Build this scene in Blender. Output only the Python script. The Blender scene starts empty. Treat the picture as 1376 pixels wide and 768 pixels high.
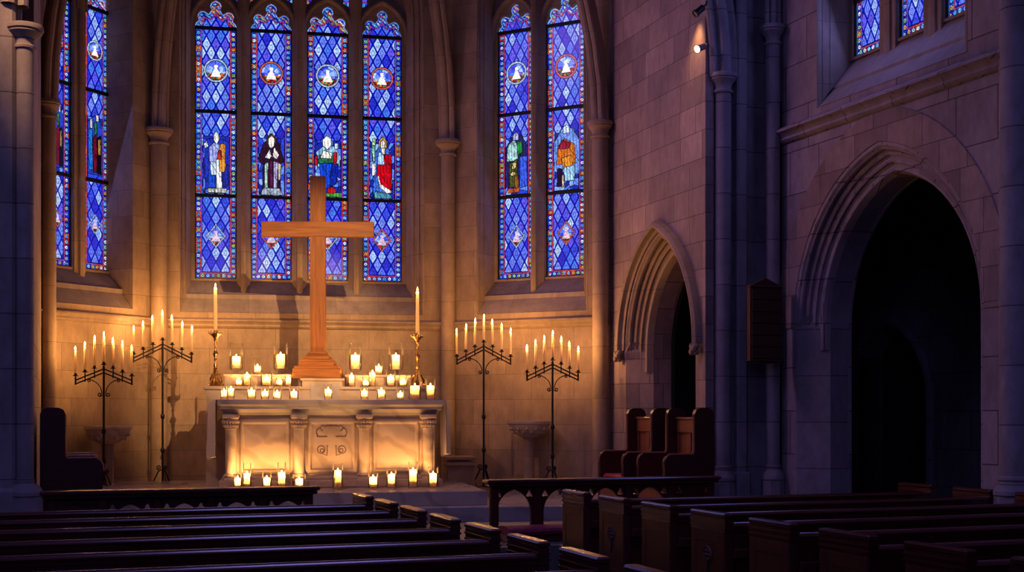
import bpy, math, random
import numpy as np
from mathutils import Vector, Matrix
from mathutils.geometry import tessellate_polygon
random.seed(7)
PI = math.pi
sc = bpy.context.scene
COL = sc.collection

# ------------------------------------------------------------------ camera
FPX, HY, CX, EYE = 1750.0, 553.0, 688.0, 1.61
cam = bpy.data.cameras.new('camera'); camo = bpy.data.objects.new('camera', cam); COL.objects.link(camo)
cam.sensor_width = 36; cam.lens = 36 * FPX / 1376
cam.shift_y = (HY - 384) / 1376
cam.clip_start = .05; cam.clip_end = 200
camo.location = (0, 0, EYE); camo.rotation_euler = (PI / 2, 0, 0)
sc.camera = camo
sc.view_settings.view_transform = 'Standard'; sc.view_settings.look = 'None'
sc.view_settings.exposure = 0.0; sc.view_settings.gamma = 1; sc.view_settings.use_curve_mapping = False
sc.cycles.max_bounces = 6; sc.cycles.transparent_max_bounces = 16
sc.cycles.sample_clamp_indirect = 3.0
sc.cycles.caustics_reflective = False; sc.cycles.caustics_refractive = False

# ------------------------------------------------------------------ world and lights
w = bpy.data.worlds.new('world'); sc.world = w; w.use_nodes = True
w.node_tree.nodes['Background'].inputs[0].default_value = (0.19, 0.15, 0.55, 1)
w.node_tree.nodes['Background'].inputs[1].default_value = 0.05

def light(name, kind, loc, energy, color, target=None, **kw):
    l = bpy.data.lights.new(name, kind); l.energy = energy; l.color = color
    for k, v in kw.items(): setattr(l, k, v)
    o = bpy.data.objects.new(name, l); COL.objects.link(o); o.location = loc
    if target is not None:
        o.rotation_euler = (Vector(target) - Vector(loc)).to_track_quat('-Z', 'Y').to_euler()
    return o
# warm spotlight hung in the nave, lights cross and altar
light('nave_spot', 'SPOT', (.75, 8.7, 6.3), 4300, (1, .55, .22), (-2.45, 15.8, 2.85), spot_size=math.radians(23), spot_blend=.7, shadow_soft_size=.035)
light('nave_spot', 'SPOT', (-4.6, 10.2, 6.6), 420, (1, .50, .20), (-2.3, 16.3, .9), spot_size=math.radians(46), spot_blend=.9, shadow_soft_size=.1)  # added wide warm fill for the lower apse walls, no fixture behind it
# added area fills, tinted like dusk light from unseen high windows
light('clerestory_fill', 'AREA', (-5.6, 6.5, 7.6), 50, (.40, .33, 1), (3.5, 12, 2.6), shape='RECTANGLE', size=3.5, size_y=3)
light('clerestory_fill', 'AREA', (-4.7, 13.4, 8.4), 42, (.80, .42, .95), (2.0, 14.9, 3.6), shape='RECTANGLE', size=1.6, size_y=2, spread=math.radians(75))  # added magenta fill aimed at the right chancel wall
light('overhead_fill', 'AREA', (.6, 6.8, 9.2), 62, (.34, .30, 1), (.6, 7.6, 0), shape='RECTANGLE', size=2.2, size_y=4, spread=math.radians(100))  # added blue fill over the pew tops, no lantern hangs here
light('west_fill', 'AREA', (-1.5, -6, 7.5), 150, (.30, .32, 1), (-.5, 12, 1.0), shape='RECTANGLE', size=4, size_y=5)  # added blue fill high behind the camera
FLAME_W = {'taper': 4.2, 'jar': 3.6, 'big': 7.5}

# ------------------------------------------------------------------ materials
MATS = {}
def newmat(name):
    m = bpy.data.materials.new(name); m.use_nodes = True
    nt = m.node_tree; b = nt.nodes['Principled BSDF']; MATS[name] = m
    return m, nt, b
def N(nt, t, **kw):
    n = nt.nodes.new(t)
    for k, v in kw.items(): setattr(n, k, v)
    return n
def noise(nt, vec, scale, detail=4, rough=.6, stretch=None):
    if stretch:
        mp = N(nt, 'ShaderNodeMapping'); mp.inputs['Scale'].default_value = stretch
        nt.links.new(vec, mp.inputs['Vector']); vec = mp.outputs[0]
    n = N(nt, 'ShaderNodeTexNoise'); n.inputs['Scale'].default_value = scale
    n.inputs['Detail'].default_value = detail; n.inputs['Roughness'].default_value = rough
    nt.links.new(vec, n.inputs['Vector']); return n.outputs['Fac']
def ramp(nt, fac, stops):
    r = N(nt, 'ShaderNodeValToRGB'); e = r.color_ramp.elements
    while len(e) < len(stops): e.new(.5)
    for i, (p, c) in enumerate(stops): e[i].position = p; e[i].color = (*c, 1)
    nt.links.new(fac, r.inputs[0]); return r.outputs[0]
def mul(nt, a, b, fac=1.0, mode='MULTIPLY'):
    m = N(nt, 'ShaderNodeMix', data_type='RGBA', blend_type=mode); m.inputs[0].default_value = fac
    nt.links.new(a, m.inputs[6]); nt.links.new(b, m.inputs[7]); return m.outputs[2]
def stone(name, c1, c2, bw, rh, mortar=.006, dark=(.10, .085, .075), bump=.35):
    m, nt, b = newmat(name)
    uv = N(nt, 'ShaderNodeUVMap'); obj = N(nt, 'ShaderNodeTexCoord').outputs['Object']
    br = N(nt, 'ShaderNodeTexBrick'); br.offset = .42; br.squash = .72; br.squash_frequency = 3; br.offset_frequency = 2
    br.inputs['Color1'].default_value = (*c1, 1); br.inputs['Color2'].default_value = (*c2, 1)
    br.inputs['Mortar'].default_value = (*dark, 1); br.inputs['Scale'].default_value = 1
    br.inputs['Mortar Size'].default_value = mortar; br.inputs['Mortar Smooth'].default_value = .3
    br.inputs['Brick Width'].default_value = bw; br.inputs['Row Height'].default_value = rh
    nt.links.new(uv.outputs[0], br.inputs['Vector'])
    n1 = ramp(nt, noise(nt, obj, 1.3, 5, .65), [(.25, (.62, .60, .60)), (.75, (1.12, 1.1, 1.06))])
    n2 = ramp(nt, noise(nt, obj, 9, 6, .7, (1, 1, .45)), [(.3, (.74, .72, .71)), (.7, (1.08, 1.08, 1.08))])
    c = mul(nt, mul(nt, br.outputs['Color'], n1), n2)
    nt.links.new(c, b.inputs['Base Color']); b.inputs['Roughness'].default_value = .85
    bp = N(nt, 'ShaderNodeBump'); bp.inputs['Strength'].default_value = bump; bp.inputs['Distance'].default_value = .012
    mx = N(nt, 'ShaderNodeMath', operation='SUBTRACT')
    nz = noise(nt, obj, 28, 6, .7); nt.links.new(nz, mx.inputs[0]); nt.links.new(br.outputs['Fac'], mx.inputs[1])
    nt.links.new(mx.outputs[0], bp.inputs['Height']); nt.links.new(bp.outputs[0], b.inputs['Normal'])
    return m
def simple(name, col, rough=.5, metal=0, var=None, scale=6, stretch=None, bump=0, spec=None, coat=0):
    m, nt, b = newmat(name)
    obj = N(nt, 'ShaderNodeTexCoord').outputs['Object']
    f = noise(nt, obj, scale, 5, .6, stretch)
    c2 = var or tuple(x * .75 for x in col)
    nt.links.new(ramp(nt, f, [(.3, c2), (.7, col)]), b.inputs['Base Color'])
    b.inputs['Roughness'].default_value = rough; b.inputs['Metallic'].default_value = metal
    if spec is not None: b.inputs['Specular IOR Level'].default_value = spec
    if coat: b.inputs['Coat Weight'].default_value = coat; b.inputs['Coat Roughness'].default_value = .15
    if bump:
        bp = N(nt, 'ShaderNodeBump'); bp.inputs['Strength'].default_value = bump; bp.inputs['Distance'].default_value = .01
        nt.links.new(f, bp.inputs['Height']); nt.links.new(bp.outputs[0], b.inputs['Normal'])
    return m
def marble(name, col, vein, rough=.35):
    m, nt, b = newmat(name)
    obj = N(nt, 'ShaderNodeTexCoord').outputs['Object']
    wv = N(nt, 'ShaderNodeTexWave'); wv.inputs['Scale'].default_value = .9; wv.inputs['Distortion'].default_value = 9
    wv.inputs['Detail'].default_value = 4; wv.inputs['Detail Scale'].default_value = 1.3
    mp = N(nt, 'ShaderNodeMapping'); mp.inputs['Rotation'].default_value = (.3, .9, .4)
    nt.links.new(obj, mp.inputs[0]); nt.links.new(mp.outputs[0], wv.inputs[0])
    c = ramp(nt, wv.outputs['Fac'], [(.02, vein), (.25, col)])
    n2 = ramp(nt, noise(nt, obj, 3, 5), [(.3, (.82, .8, .8)), (.7, (1.05, 1.04, 1.02))])
    nt.links.new(mul(nt, c, n2), b.inputs['Base Color']); b.inputs['Roughness'].default_value = rough
    return m
stone('stone_apse', (.43, .315, .225), (.33, .24, .17), .62, .335, .004, (.22, .18, .15))
stone('stone_side', (.42, .31, .28), (.27, .20, .19), .52, .305, .005, (.13, .10, .10))
stone('stone_nave', (.40, .33, .36), (.28, .225, .25), .74, .47, .007, (.10, .08, .09))
stone('stone_trim', (.42, .31, .225), (.35, .26, .19), 40, .66, .004, (.20, .16, .14), .2)
stone('stone_pier', (.36, .33, .37), (.30, .275, .31), 40, .50, .006, (.12, .11, .13), .3)
stone('stone_sill', (.36, .29, .26), (.31, .25, .225), .8, 40, .003, (.2, .17, .16), .2)
marble('marble_altar', (.50, .40, .31), (.40, .31, .23), .4)
marble('marble_slab', (.42, .38, .35), (.33, .29, .27), .35)
marble('marble_step', (.40, .36, .34), (.30, .27, .26), .22)
stone('stone_paving', (.16, .145, .15), (.11, .10, .105), .9, .9, .008, (.05, .045, .05), .15)
MATS['stone_paving'].node_tree.nodes['Principled BSDF'].inputs['Roughness'].default_value = .4
simple('dark_wood', (.082, .016, .014), .38, var=(.046, .009, .008), scale=3, stretch=(1, 1, 9), spec=.35)
simple('polished_wood', (.082, .016, .014), .24, var=(.046, .009, .008), scale=3, stretch=(1, 1, 9), spec=.65, coat=.4)
simple('stall_wood', (.36, .125, .045), .36, var=(.22, .07, .027), scale=4, stretch=(6, 6, .7))
simple('cross_wood', (.34, .125, .020), .5, var=(.17, .058, .010), scale=5, stretch=(7, 7, .5))
simple('cross_wood_across', (.34, .125, .020), .5, var=(.17, .058, .010), scale=5, stretch=(.5, 7, 7))
simple('board_wood', (.085, .030, .020), .6, var=(.055, .018, .013), scale=4, stretch=(.6, .6, 8))
simple('wrought_iron', (.030, .024, .022), .45, .7, var=(.018, .014, .013), scale=30, bump=.3)
simple('brass', (.50, .30, .10), .25, 1, var=(.22, .12, .045), scale=45, bump=.5)
simple('linen', (.62, .55, .50), .85, var=(.55, .48, .44), scale=40, bump=.1)
simple('red_velvet', (.42, .012, .045), .75, var=(.28, .008, .03), scale=25)
simple('magenta_velvet', (.27, .012, .05), .75, var=(.13, .008, .04), scale=25)
simple('spot_metal_black', (.02, .02, .022), .4, .5, scale=20)
simple('spot_metal_grey', (.35, .33, .32), .35, .6, scale=20)
simple('lead', (.012, .012, .02), .6, .3, scale=10)
simple('engraved', (.16, .11, .08), .7, scale=12)
simple('void_shade', (.02, .018, .022), .9, scale=2)  # near-black: shade of the unlit passage and aisle put into the wall colour
# wax
m, nt, b = newmat('wax')
nt.nodes.remove(b); out = nt.nodes['Material Output']
d = N(nt, 'ShaderNodeBsdfDiffuse'); d.inputs[0].default_value = (.93, .78, .52, 1)
t = N(nt, 'ShaderNodeBsdfTranslucent'); t.inputs[0].default_value = (1, .80, .45, 1)
mx = N(nt, 'ShaderNodeMixShader'); mx.inputs[0].default_value = .55
nt.links.new(d.outputs[0], mx.inputs[1]); nt.links.new(t.outputs[0], mx.inputs[2]); nt.links.new(mx.outputs[0], out.inputs[0])
# thin glass of the jars
m, nt, b = newmat('jar_glass')
nt.nodes.remove(b); out = nt.nodes['Material Output']
tr = N(nt, 'ShaderNodeBsdfTransparent'); tr.inputs[0].default_value = (.985, .98, .97, 1)
gl = N(nt, 'ShaderNodeBsdfGlossy'); gl.inputs['Roughness'].default_value = .06
lw = N(nt, 'ShaderNodeLayerWeight'); lw.inputs[0].default_value = .20
mm = N(nt, 'ShaderNodeMath', operation='MULTIPLY'); mm.inputs[1].default_value = .8; nt.links.new(lw.outputs['Fresnel'], mm.inputs[0])
mx = N(nt, 'ShaderNodeMixShader'); nt.links.new(mm.outputs[0], mx.inputs[0])
df = N(nt, 'ShaderNodeBsdfDiffuse'); df.inputs[0].default_value = (.55, .52, .48, 1); tl = N(nt, 'ShaderNodeBsdfTranslucent'); tl.inputs[0].default_value = (.55, .52, .48, 1)
m1 = N(nt, 'ShaderNodeMixShader'); nt.links.new(df.outputs[0], m1.inputs[1]); nt.links.new(tl.outputs[0], m1.inputs[2])
m2 = N(nt, 'ShaderNodeMixShader'); m2.inputs[0].default_value = .07; nt.links.new(gl.outputs[0], m2.inputs[1]); nt.links.new(m1.outputs[0], m2.inputs[2])
nt.links.new(tr.outputs[0], mx.inputs[1]); nt.links.new(m2.outputs[0], mx.inputs[2]); nt.links.new(mx.outputs[0], out.inputs[0])
def emis(name, col, s):
    m, nt, b = newmat(name); nt.nodes.remove(b)
    e = N(nt, 'ShaderNodeEmission'); e.inputs[0].default_value = (*col, 1); e.inputs[1].default_value = s
    nt.links.new(e.outputs[0], nt.nodes['Material Output'].inputs[0]); return m
m, nt, b = newmat('flame'); nt.nodes.remove(b)
e = N(nt, 'ShaderNodeEmission'); e.inputs[0].default_value = (1, .60, .20, 1); e.inputs[1].default_value = 9
tr = N(nt, 'ShaderNodeBsdfTransparent'); ad = N(nt, 'ShaderNodeAddShader')
nt.links.new(e.outputs[0], ad.inputs[0]); nt.links.new(tr.outputs[0], ad.inputs[1]); nt.links.new(ad.outputs[0], nt.nodes['Material Output'].inputs[0])
emis('lamp_lens', (1, .78, .45), 9)
m, nt, b = newmat('stained_glass')
at = N(nt, 'ShaderNodeAttribute'); at.attribute_name = 'glass_colour'
b.inputs['Base Color'].default_value = (.01, .01, .02, 1); nt.links.new(at.outputs['Color'], b.inputs['Emission Color'])
b.inputs['Emission Strength'].default_value = 1.15; b.inputs['Roughness'].default_value = .3

# ------------------------------------------------------------------ mesh building
def tag(o, label=None, cat=None, group=None, kind=None):
    if label: o['label'] = label
    if cat: o['category'] = cat
    if group: o['group'] = group
    if kind: o['kind'] = kind
    return o
def empty(name, loc=(0, 0, 0), rz=0, parent=None):
    o = bpy.data.objects.new(name, None); COL.objects.link(o); o.location = loc; o.rotation_euler = (0, 0, rz)
    o.empty_display_size = .1
    if parent: o.parent = parent
    return o
class MB:
    def __init__(s): s.v = []; s.f = []
    def add(s, vs, fs, M=None):
        n = len(s.v)
        s.v += [tuple(M @ Vector(p)) if M is not None else tuple(p) for p in vs]
        s.f += [tuple(n + i for i in f) for f in fs]; return s
    def box(s, x0, x1, y0, y1, z0, z1, M=None, b=0):
        if b <= 0:
            vs = [(x, y, z) for z in (z0, z1) for y in (y0, y1) for x in (x0, x1)]
            return s.add(vs, [(0, 2, 3, 1), (4, 5, 7, 6), (0, 1, 5, 4), (2, 6, 7, 3), (0, 4, 6, 2), (1, 3, 7, 5)], M)
        # chamfered box: three nested rings
        def ring(d, z): return [(x0 + d, y0, z), (x1 - d, y0, z), (x1, y0 + d, z), (x1, y1 - d, z), (x1 - d, y1, z), (x0 + d, y1, z), (x0, y1 - d, z), (x0, y0 + d, z)]
        def inner(z): return [(x0 + b, y0 + b, z), (x1 - b, y0 + b, z), (x1 - b, y0 + b, z), (x1 - b, y1 - b, z), (x1 - b, y1 - b, z), (x0 + b, y1 - b, z), (x0 + b, y1 - b, z), (x0 + b, y0 + b, z)]
        rs = [inner(z0), ring(b, z0 + b), ring(b, z1 - b), inner(z1)]
        return s.rings(rs, M, cap=True)
    def rings(s, rs, M=None, cap=False, closed=True):
        k = len(rs[0]); vs = [p for r in rs for p in r]; fs = []
        for i in range(len(rs) - 1):
            for j in range(k if closed else k - 1):
                a, b2 = i * k + j, i * k + (j + 1) % k
                fs.append((a, b2, b2 + k, a + k))
        if cap: fs.append(tuple(range(k - 1, -1, -1))); fs.append(tuple((len(rs) - 1) * k + j for j in range(k)))
        return s.add(vs, fs, M)
    def lathe(s, prof, n=24, M=None, c=(0, 0), a0=0):
        rs = [[(c[0] + r * math.cos(a0 + 2 * PI * j / n), c[1] + r * math.sin(a0 + 2 * PI * j / n), z) for j in range(n)] for r, z in prof]
        return s.rings(rs, M)
    def tube(s, path, r, n=8, M=None, cap=True):
        P = [Vector(p) for p in path]; rs = []; up = None
        for i, p in enumerate(P):
            d = (P[min(i + 1, len(P) - 1)] - P[max(i - 1, 0)]).normalized()
            if up is None:
                up = d.cross(Vector((0, 1, 0)) if abs(d.y) < .9 else Vector((1, 0, 0))).normalized()
            up = (up - d * up.dot(d)).normalized(); q = d.cross(up)
            rr = r[i] if isinstance(r, (list, tuple)) else r
            rs.append([p + (up * math.cos(2 * PI * j / n) + q * math.sin(2 * PI * j / n)) * rr for j in range(n)])
        return s.rings(rs, M, cap=cap)
    def prism(s, poly, y0, y1, M=None):
        # poly in (x,z), extruded along y
        k = len(poly); tr = tessellate_polygon([[Vector((x, z, 0)) for x, z in poly]])
        vs = [(x, y0, z) for x, z in poly] + [(x, y1, z) for x, z in poly]
        fs = [tuple(t) for t in tr] + [tuple(i + k for i in t) for t in tr] + [(i, (i + 1) % k, (i + 1) % k + k, i + k) for i in range(k)]
        return s.add(vs, fs, M)
    def plate(s, outer, holes, y0, y1, M=None, back=True):
        loops = [outer] + holes
        flat = [p for l in loops for p in l]; k = len(flat)
        tr = tessellate_polygon([[Vector((x, z, 0)) for x, z in l] for l in loops])
        vs = [(x, y0, z) for x, z in flat] + [(x, y1, z) for x, z in flat]
        fs = [tuple(t) for t in tr]
        if back: fs += [tuple(i + k for i in t) for t in tr]
        o = 0
        for l in loops:
            n = len(l); fs += [(o + i, o + (i + 1) % n, o + (i + 1) % n + k, o + i + k) for i in range(n)]; o += n
        return s.add(vs, fs, M)
    def build(s, name, mat, parent=None, smooth=35, uv=True, M=None, world=False):
        me = bpy.data.meshes.new(name)
        vs = s.v if M is None else [tuple(M @ Vector(p)) for p in s.v]
        me.from_pydata(vs, [], s.f); me.validate(); me.update()
        import bmesh
        bm = bmesh.new(); bm.from_mesh(me); bmesh.ops.recalc_face_normals(bm, faces=bm.faces); bm.to_mesh(me); bm.free()
        if uv:
            ul = me.uv_layers.new(name='UVMap'); P = me.vertices
            for p in me.polygons:
                n = p.normal
                if abs(n.z) > .8: t, q = Vector((1, 0, 0)), Vector((0, 1, 0))
                else:
                    a = math.degrees(math.atan2(-n.x, n.y))
                    if not (abs(n.z) < .1): a = round(a / 3) * 3
                    t = Vector((n.y, -n.x, 0)).normalized(); t = -t if t.x < 0 else t; q = Vector((0, 0, 1))
                for li in p.loop_indices:
                    c = P[me.loops[li].vertex_index].co; ul.data[li].uv = (c.dot(t) + 50, c.dot(q) + 20)
        if smooth:
            me.polygons.foreach_set('use_smooth', [True] * len(me.polygons)); me.set_sharp_from_angle(angle=math.radians(smooth))
        me.materials.append(MATS[mat] if isinstance(mat, str) else mat)
        o = bpy.data.objects.new(name, me); COL.objects.link(o)
        if parent: o.parent = parent
        return o

class Frame:
    def __init__(s, x, y, deg):
        s.o = Vector((x, y)); a = math.radians(deg); s.a = a
        s.d = Vector((math.cos(a), math.sin(a))); s.n = Vector((-math.sin(a), math.cos(a)))
        s.M = Matrix.Translation((x, y, 0)) @ Matrix.Rotation(a, 4, 'Z')
    def u(s, px, v=0):
        k = (px - CX) / FPX; o = s.o + s.n * v
        return (k * o.y - o.x) / (s.d.x - k * s.d.y)
    def depth(s, u, v=0): return (s.o + s.d * u + s.n * v).y
    def z(s, u, v, py): return EYE + (HY - py) * s.depth(u, v) / FPX
    def p(s, u, v=0, z=0): return s.M @ Vector((u, v, z))
def at(px, D, z=0): return Vector(((px - CX) / FPX * D, D, z))
def zat(py, D): return EYE + (HY - py) * D / FPX

WC = Frame(-4.62, 17.05, 11); WR = Frame(-.864, 17.78, -28); WS = Frame(1.257, 16.65, -70.3)
WL = Frame(-5.52, 15.5, 60.5); WLS = Frame(-4.416, 12.0, 108.7); WN = Frame(2.98, 14.39, -68.85)
WA = Frame(-4.27, 12.0, 19.85); NV = Frame(0, 0, 19.7)   # NV: u = across the nave, v = towards the altar
LC, LR, LS_, LL, LLS, LA = 3.826, 2.402, 2.5, 1.79, 3.72, 6.772

def arch(cx, w, z0, zs, R, n=14, off=0):
    w2, R2 = w - off, R - off; th = math.acos(max(-1, min(1, (R - w) / R2))); pts = [(cx - w2, z0)]
    L = [(cx - w + R - R2 * math.cos(th * i / n), zs + R2 * math.sin(th * i / n)) for i in range(n + 1)]
    Rr = [(2 * cx - x, z) for x, z in L[:-1][::-1]]
    return pts + L + Rr + [(cx + w2, z0)]
def sweep_arch(mb, prof, cx, w, z0, zs, R, M, n=14, jamb=True):
    rows = []
    for off, dep in prof:
        a = arch(cx, w, z0, zs, R, n, off)
        if not jamb: a = a[1:-1]
        rows.append([(x, dep, z) for x, z in a])
    return mb.rings(rows, M, closed=False)
def struct(mb, name, mat, **kw):
    return tag(mb.build(name, mat, **kw), kind='structure')

# ------------------------------------------------------------------ stained glass panes
def hsh(a, b, s):
    x = (a.astype(np.int64) * 73856093) ^ (b.astype(np.int64) * 19349663) ^ (s * 83492791)
    x = (x ^ (x >> 13)) * 1274126177 & 0x7fffffff
    return ((x ^ (x >> 16)) % 10007) / 10007.0
def inpoly(X, Z, poly):
    r = np.zeros(X.shape, bool); n = len(poly)
    for i in range(n):
        x1, z1 = poly[i]; x2, z2 = poly[(i + 1) % n]
        c = ((z1 > Z) != (z2 > Z)) & (X < (x2 - x1) * (Z - z1) / ((z2 - z1) if z2 != z1 else 1e-9) + x1)
        r ^= c
    return r
def edgedist(X, Z, poly):
    d = np.full(X.shape, 9.0)
    for i in range(len(poly)):
        ax, az = poly[i]; bx, bz = poly[(i + 1) % len(poly)]
        L = (bx - ax) ** 2 + (bz - az) ** 2 + 1e-12
        t = np.clip(((X - ax) * (bx - ax) + (Z - az) * (bz - az)) / L, 0, 1)
        d = np.minimum(d, np.hypot(X - ax - t * (bx - ax), Z - az - t * (bz - az)))
    return d
PAL = np.array([[.34, .44, .96], [.22, .30, .88], [.44, .54, 1], [.58, .70, 1], [.36, .34, .92], [.28, .46, .96], [.18, .20, .80], [.66, .78, 1], [.40, .50, .98]])
BEAD = np.array([[.55, .85, 1], [.35, .7, .95], [.9, .95, 1], [.85, .65, .25], [.30, .60, .85], [.55, .75, .95], [.6, .8, .5]])
BBG = np.array([[.10, .14, .70], [.12, .24, .80], [.60, .12, .18], [.10, .12, .60], [.72, .30, .14], [.12, .38, .75], [.14, .18, .78]])
# each figure: polygons in units of the figure panel (x -1..1, z 0..1) painted in order
FIG = {
 'soldier': [([(-.62, .05), (-.7, .45), (-.5, .75), (.1, .78), (.75, .7), (.8, .05)], (.14, .20, .75)),
   ([(-.5, .08), (-.45, .3), (-.1, .3), (-.05, .08)], (.08, .30, .85)), ([(.4, .08), (.35, .3), (.7, .4), (.72, .12)], (.12, .16, .62)),
   ([(-.42, .42), (-.4, .62), (-.15, .68), (.2, .66), (.28, .42)], (.62, .66, .95)), ([(-.3, .24), (-.35, .42), (.1, .42), (.05, .24)], (.82, .90, 1)),
   ([(.0, .05), (.0, .45), (.28, .45), (.33, .05)], (.95, .97, 1)), ([(.2, .3), (.2, .66), (.5, .68), (.55, .35), (.45, .28)], (.85, .55, .18)),
   ([(.05, .45), (.1, .56), (.3, .58), (.3, .45)], (.70, .18, .12)), ([(-.62, .58), (-.7, .66), (-.55, .72), (-.45, .62)], (.85, .92, 1)),
   ([(-.12, .70), (-.16, .82), (-.02, .90), (.16, .85), (.18, .74), (.05, .66)], (.97, .97, 1)), ([(-.45, .01), (-.5, .07), (.6, .07), (.55, .01)], (.72, .72, .70))],
 'monk': [([(-.55, .05), (-.5, .4), (-.8, .48), (-.45, .72), (.0, .8), (.45, .72), (.75, .45), (.5, .42), (.55, .05)], (.20, .06, .14)),
   ([(-.42, .08), (-.42, .42), (-.2, .44), (-.22, .08)], (.62, .78, .72)), ([(-.12, .07), (-.12, .46), (.08, .46), (.08, .07)], (.34, .10, .24)),
   ([(.12, .06), (.1, .46), (.36, .44), (.34, .06)], (.66, .62, .80)), ([(.38, .2), (.38, .44), (.56, .42), (.5, .2)], (.75, .68, .55)),
   ([(-.4, .5), (-.1, .62), (.0, .52), (-.1, .48)], (.95, .93, .92)), ([(.05, .52), (.15, .66), (.45, .54), (.3, .48)], (.93, .88, .84)),
   ([(-.28, .70), (-.3, .82), (.0, .90), (.3, .82), (.26, .70)], (.35, .20, .10)), ([(-.16, .66), (-.2, .80), (.0, .86), (.2, .80), (.14, .66), (0, .62)], (.98, .95, .92)),
   ([(-.65, .0), (-.5, .09), (.5, .09), (.7, .0)], (.60, .66, .72))],
 'mother': [([(-.62, .40), (-.7, .6), (-.3, .7), (.4, .7), (.75, .55), (.7, .42)], (.55, .72, .90)),
   ([(-.4, .10), (-.5, .45), (.5, .45), (.45, .2), (.1, .12)], (.07, .28, .86)), ([(.1, .14), (.2, .45), (.6, .45), (.5, .18)], (.05, .16, .62)),
   ([(-.62, .44), (-.5, .56), (.3, .56), (.3, .46)], (.16, .42, .30)), ([(-.8, .42), (-.8, .54), (-.6, .56), (-.62, .42)], (.70, .10, .14)),
   ([(.3, .44), (.3, .60), (.55, .60), (.5, .44)], (.72, .10, .12)), ([(-.45, .52), (-.3, .62), (.25, .60), (.2, .52)], (.96, .94, .90)),
   ([(-.3, .70), (-.32, .82), (-.08, .90), (.18, .84), (.2, .72), (0, .64)], (1, 1, 1)), ([(.38, .66), (.38, .76), (.6, .76), (.62, .66)], (.82, .88, .98)),
   ([(0, .02), (0, .12), (.3, .14), (.5, .08), (.4, .02)], (.75, .10, .12)), ([(-.3, .0), (-.3, .05), (.8, .06), (.8, .0)], (.30, .60, .20))],
 'red_robe': [([(-.55, .05), (-.5, .6), (-.2, .72), (.4, .7), (.6, .5), (.62, .08)], (.25, .42, .86)),
   ([(-.35, .30), (-.3, .48), (.55, .5), (.58, .12), (.35, .10), (0, .18)], (.78, .03, .09)), ([(.1, .46), (.12, .6), (.55, .6), (.6, .46)], (.70, .04, .10)),
   ([(-.3, .46), (-.25, .62), (.1, .66), (.12, .46)], (.62, .78, .98)), ([(-.02, .60), (-.06, .70), (.16, .70), (.16, .60)], (.95, .92, .88)),
   ([(-.2, .72), (-.22, .84), (.04, .92), (.30, .84), (.3, .70)], (.80, .58, .25)), ([(-.08, .70), (-.1, .82), (.04, .87), (.16, .82), (.14, .70)], (.99, .95, .9)),
   ([(-.62, .3), (-.62, .48), (-.42, .48), (-.4, .32)], (.95, .95, .98)), ([(-.3, .3), (-.22, .32), (-.1, .2), (.55, .11), (.58, .08), (.3, .07), (-.15, .16)], (.97, .93, .93)),
   ([(-.62, .75), (-.6, .88), (-.4, .88), (-.42, .75)], (.70, .85, .62)), ([(-.5, .0), (-.45, .10), (.5, .06), (.6, .0)], (.30, .55, .65)),
   ([(-.60, .5), (-.62, .75), (-.42, .75), (-.44, .5)], (.55, .80, .70))],
 'prophet': [([(-.8, .1), (-.85, .6), (-.3, .84), (.35, .84), (.85, .6), (.8, .1)], (.14, .14, .40)),
   ([(-.7, .45), (-.6, .68), (-.2, .78), (.1, .66), (.1, .45)], (.62, .78, .80)), ([(.05, .52), (.05, .74), (.35, .72), (.4, .56)], (.10, .55, .22)),
   ([(-.5, .10), (-.5, .42), (.05, .48), (.1, .1)], (.28, .30, .10)), ([(-.1, .06), (-.15, .24), (.1, .26), (.15, .06)], (.60, .38, .08)),
   ([(-.35, .34), (-.25, .44), (.0, .42), (-.1, .34)], (.85, .78, .50)), ([(-.5, .26), (-.3, .31), (0, .29), (-.2, .25)], (.80, .72, .45)),
   ([(.2, .08), (.2, .5), (.7, .5), (.75, .1)], (.22, .36, .92)), ([(-.6, .02), (-.6, .08), (.2, .08), (.2, .02)], (.80, .35, .10)),
   ([(-.25, .76), (-.25, .88), (.0, .92), (.15, .86), (.12, .76)], (.62, .66, .85))],
 'king': [([(-.75, .25), (-.8, .62), (-.3, .88), (.4, .88), (.85, .62), (.8, .2)], (.42, .58, .95)),
   ([(-.6, .34), (-.55, .58), (-.1, .7), (.5, .6), (.6, .34)], (.80, .42, .08)), ([(-.2, .28), (-.3, .42), (.3, .46), (.4, .3)], (.88, .55, .12)),
   ([(-.5, .55), (-.3, .68), (.3, .62), (.1, .54)], (.60, .10, .20)), ([(-.1, .12), (-.15, .30), (.5, .32), (.5, .12)], (.62, .80, .95)),
   ([(-.6, .05), (-.55, .30), (-.25, .28), (-.3, .05)], (.12, .06, .16)), ([(-.3, .04), (-.3, .2), (-.15, .2), (-.12, .04)], (.88, .74, .66)),
   ([(-.2, .78), (-.22, .90), (.0, .95), (.22, .90), (.2, .78)], (.74, .80, .95))],
 'pilgrims': [([(-.8, .05), (-.8, .7), (0, .85), (.8, .7), (.8, .05)], (.16, .26, .75)),
   ([(-.7, .1), (-.65, .6), (-.3, .62), (-.25, .1)], (.10, .45, .85)), ([(-.2, .08), (-.25, .5), (.15, .55), (.2, .08)], (.45, .06, .18)),
   ([(.2, .06), (.15, .5), (.6, .55), (.65, .06)], (.05, .05, .12)), ([(-.1, .55), (-.1, .72), (.2, .72), (.2, .55)], (.16, .50, .28)),
   ([(-.55, .62), (-.55, .76), (-.3, .78), (-.3, .62)], (.82, .80, .88)), ([(.1, .74), (.1, .86), (.35, .86), (.35, .74)], (.85, .82, .85)),
   ([(.3, .3), (.3, .5), (.55, .5), (.55, .3)], (.62, .50, .20))],
}
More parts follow.
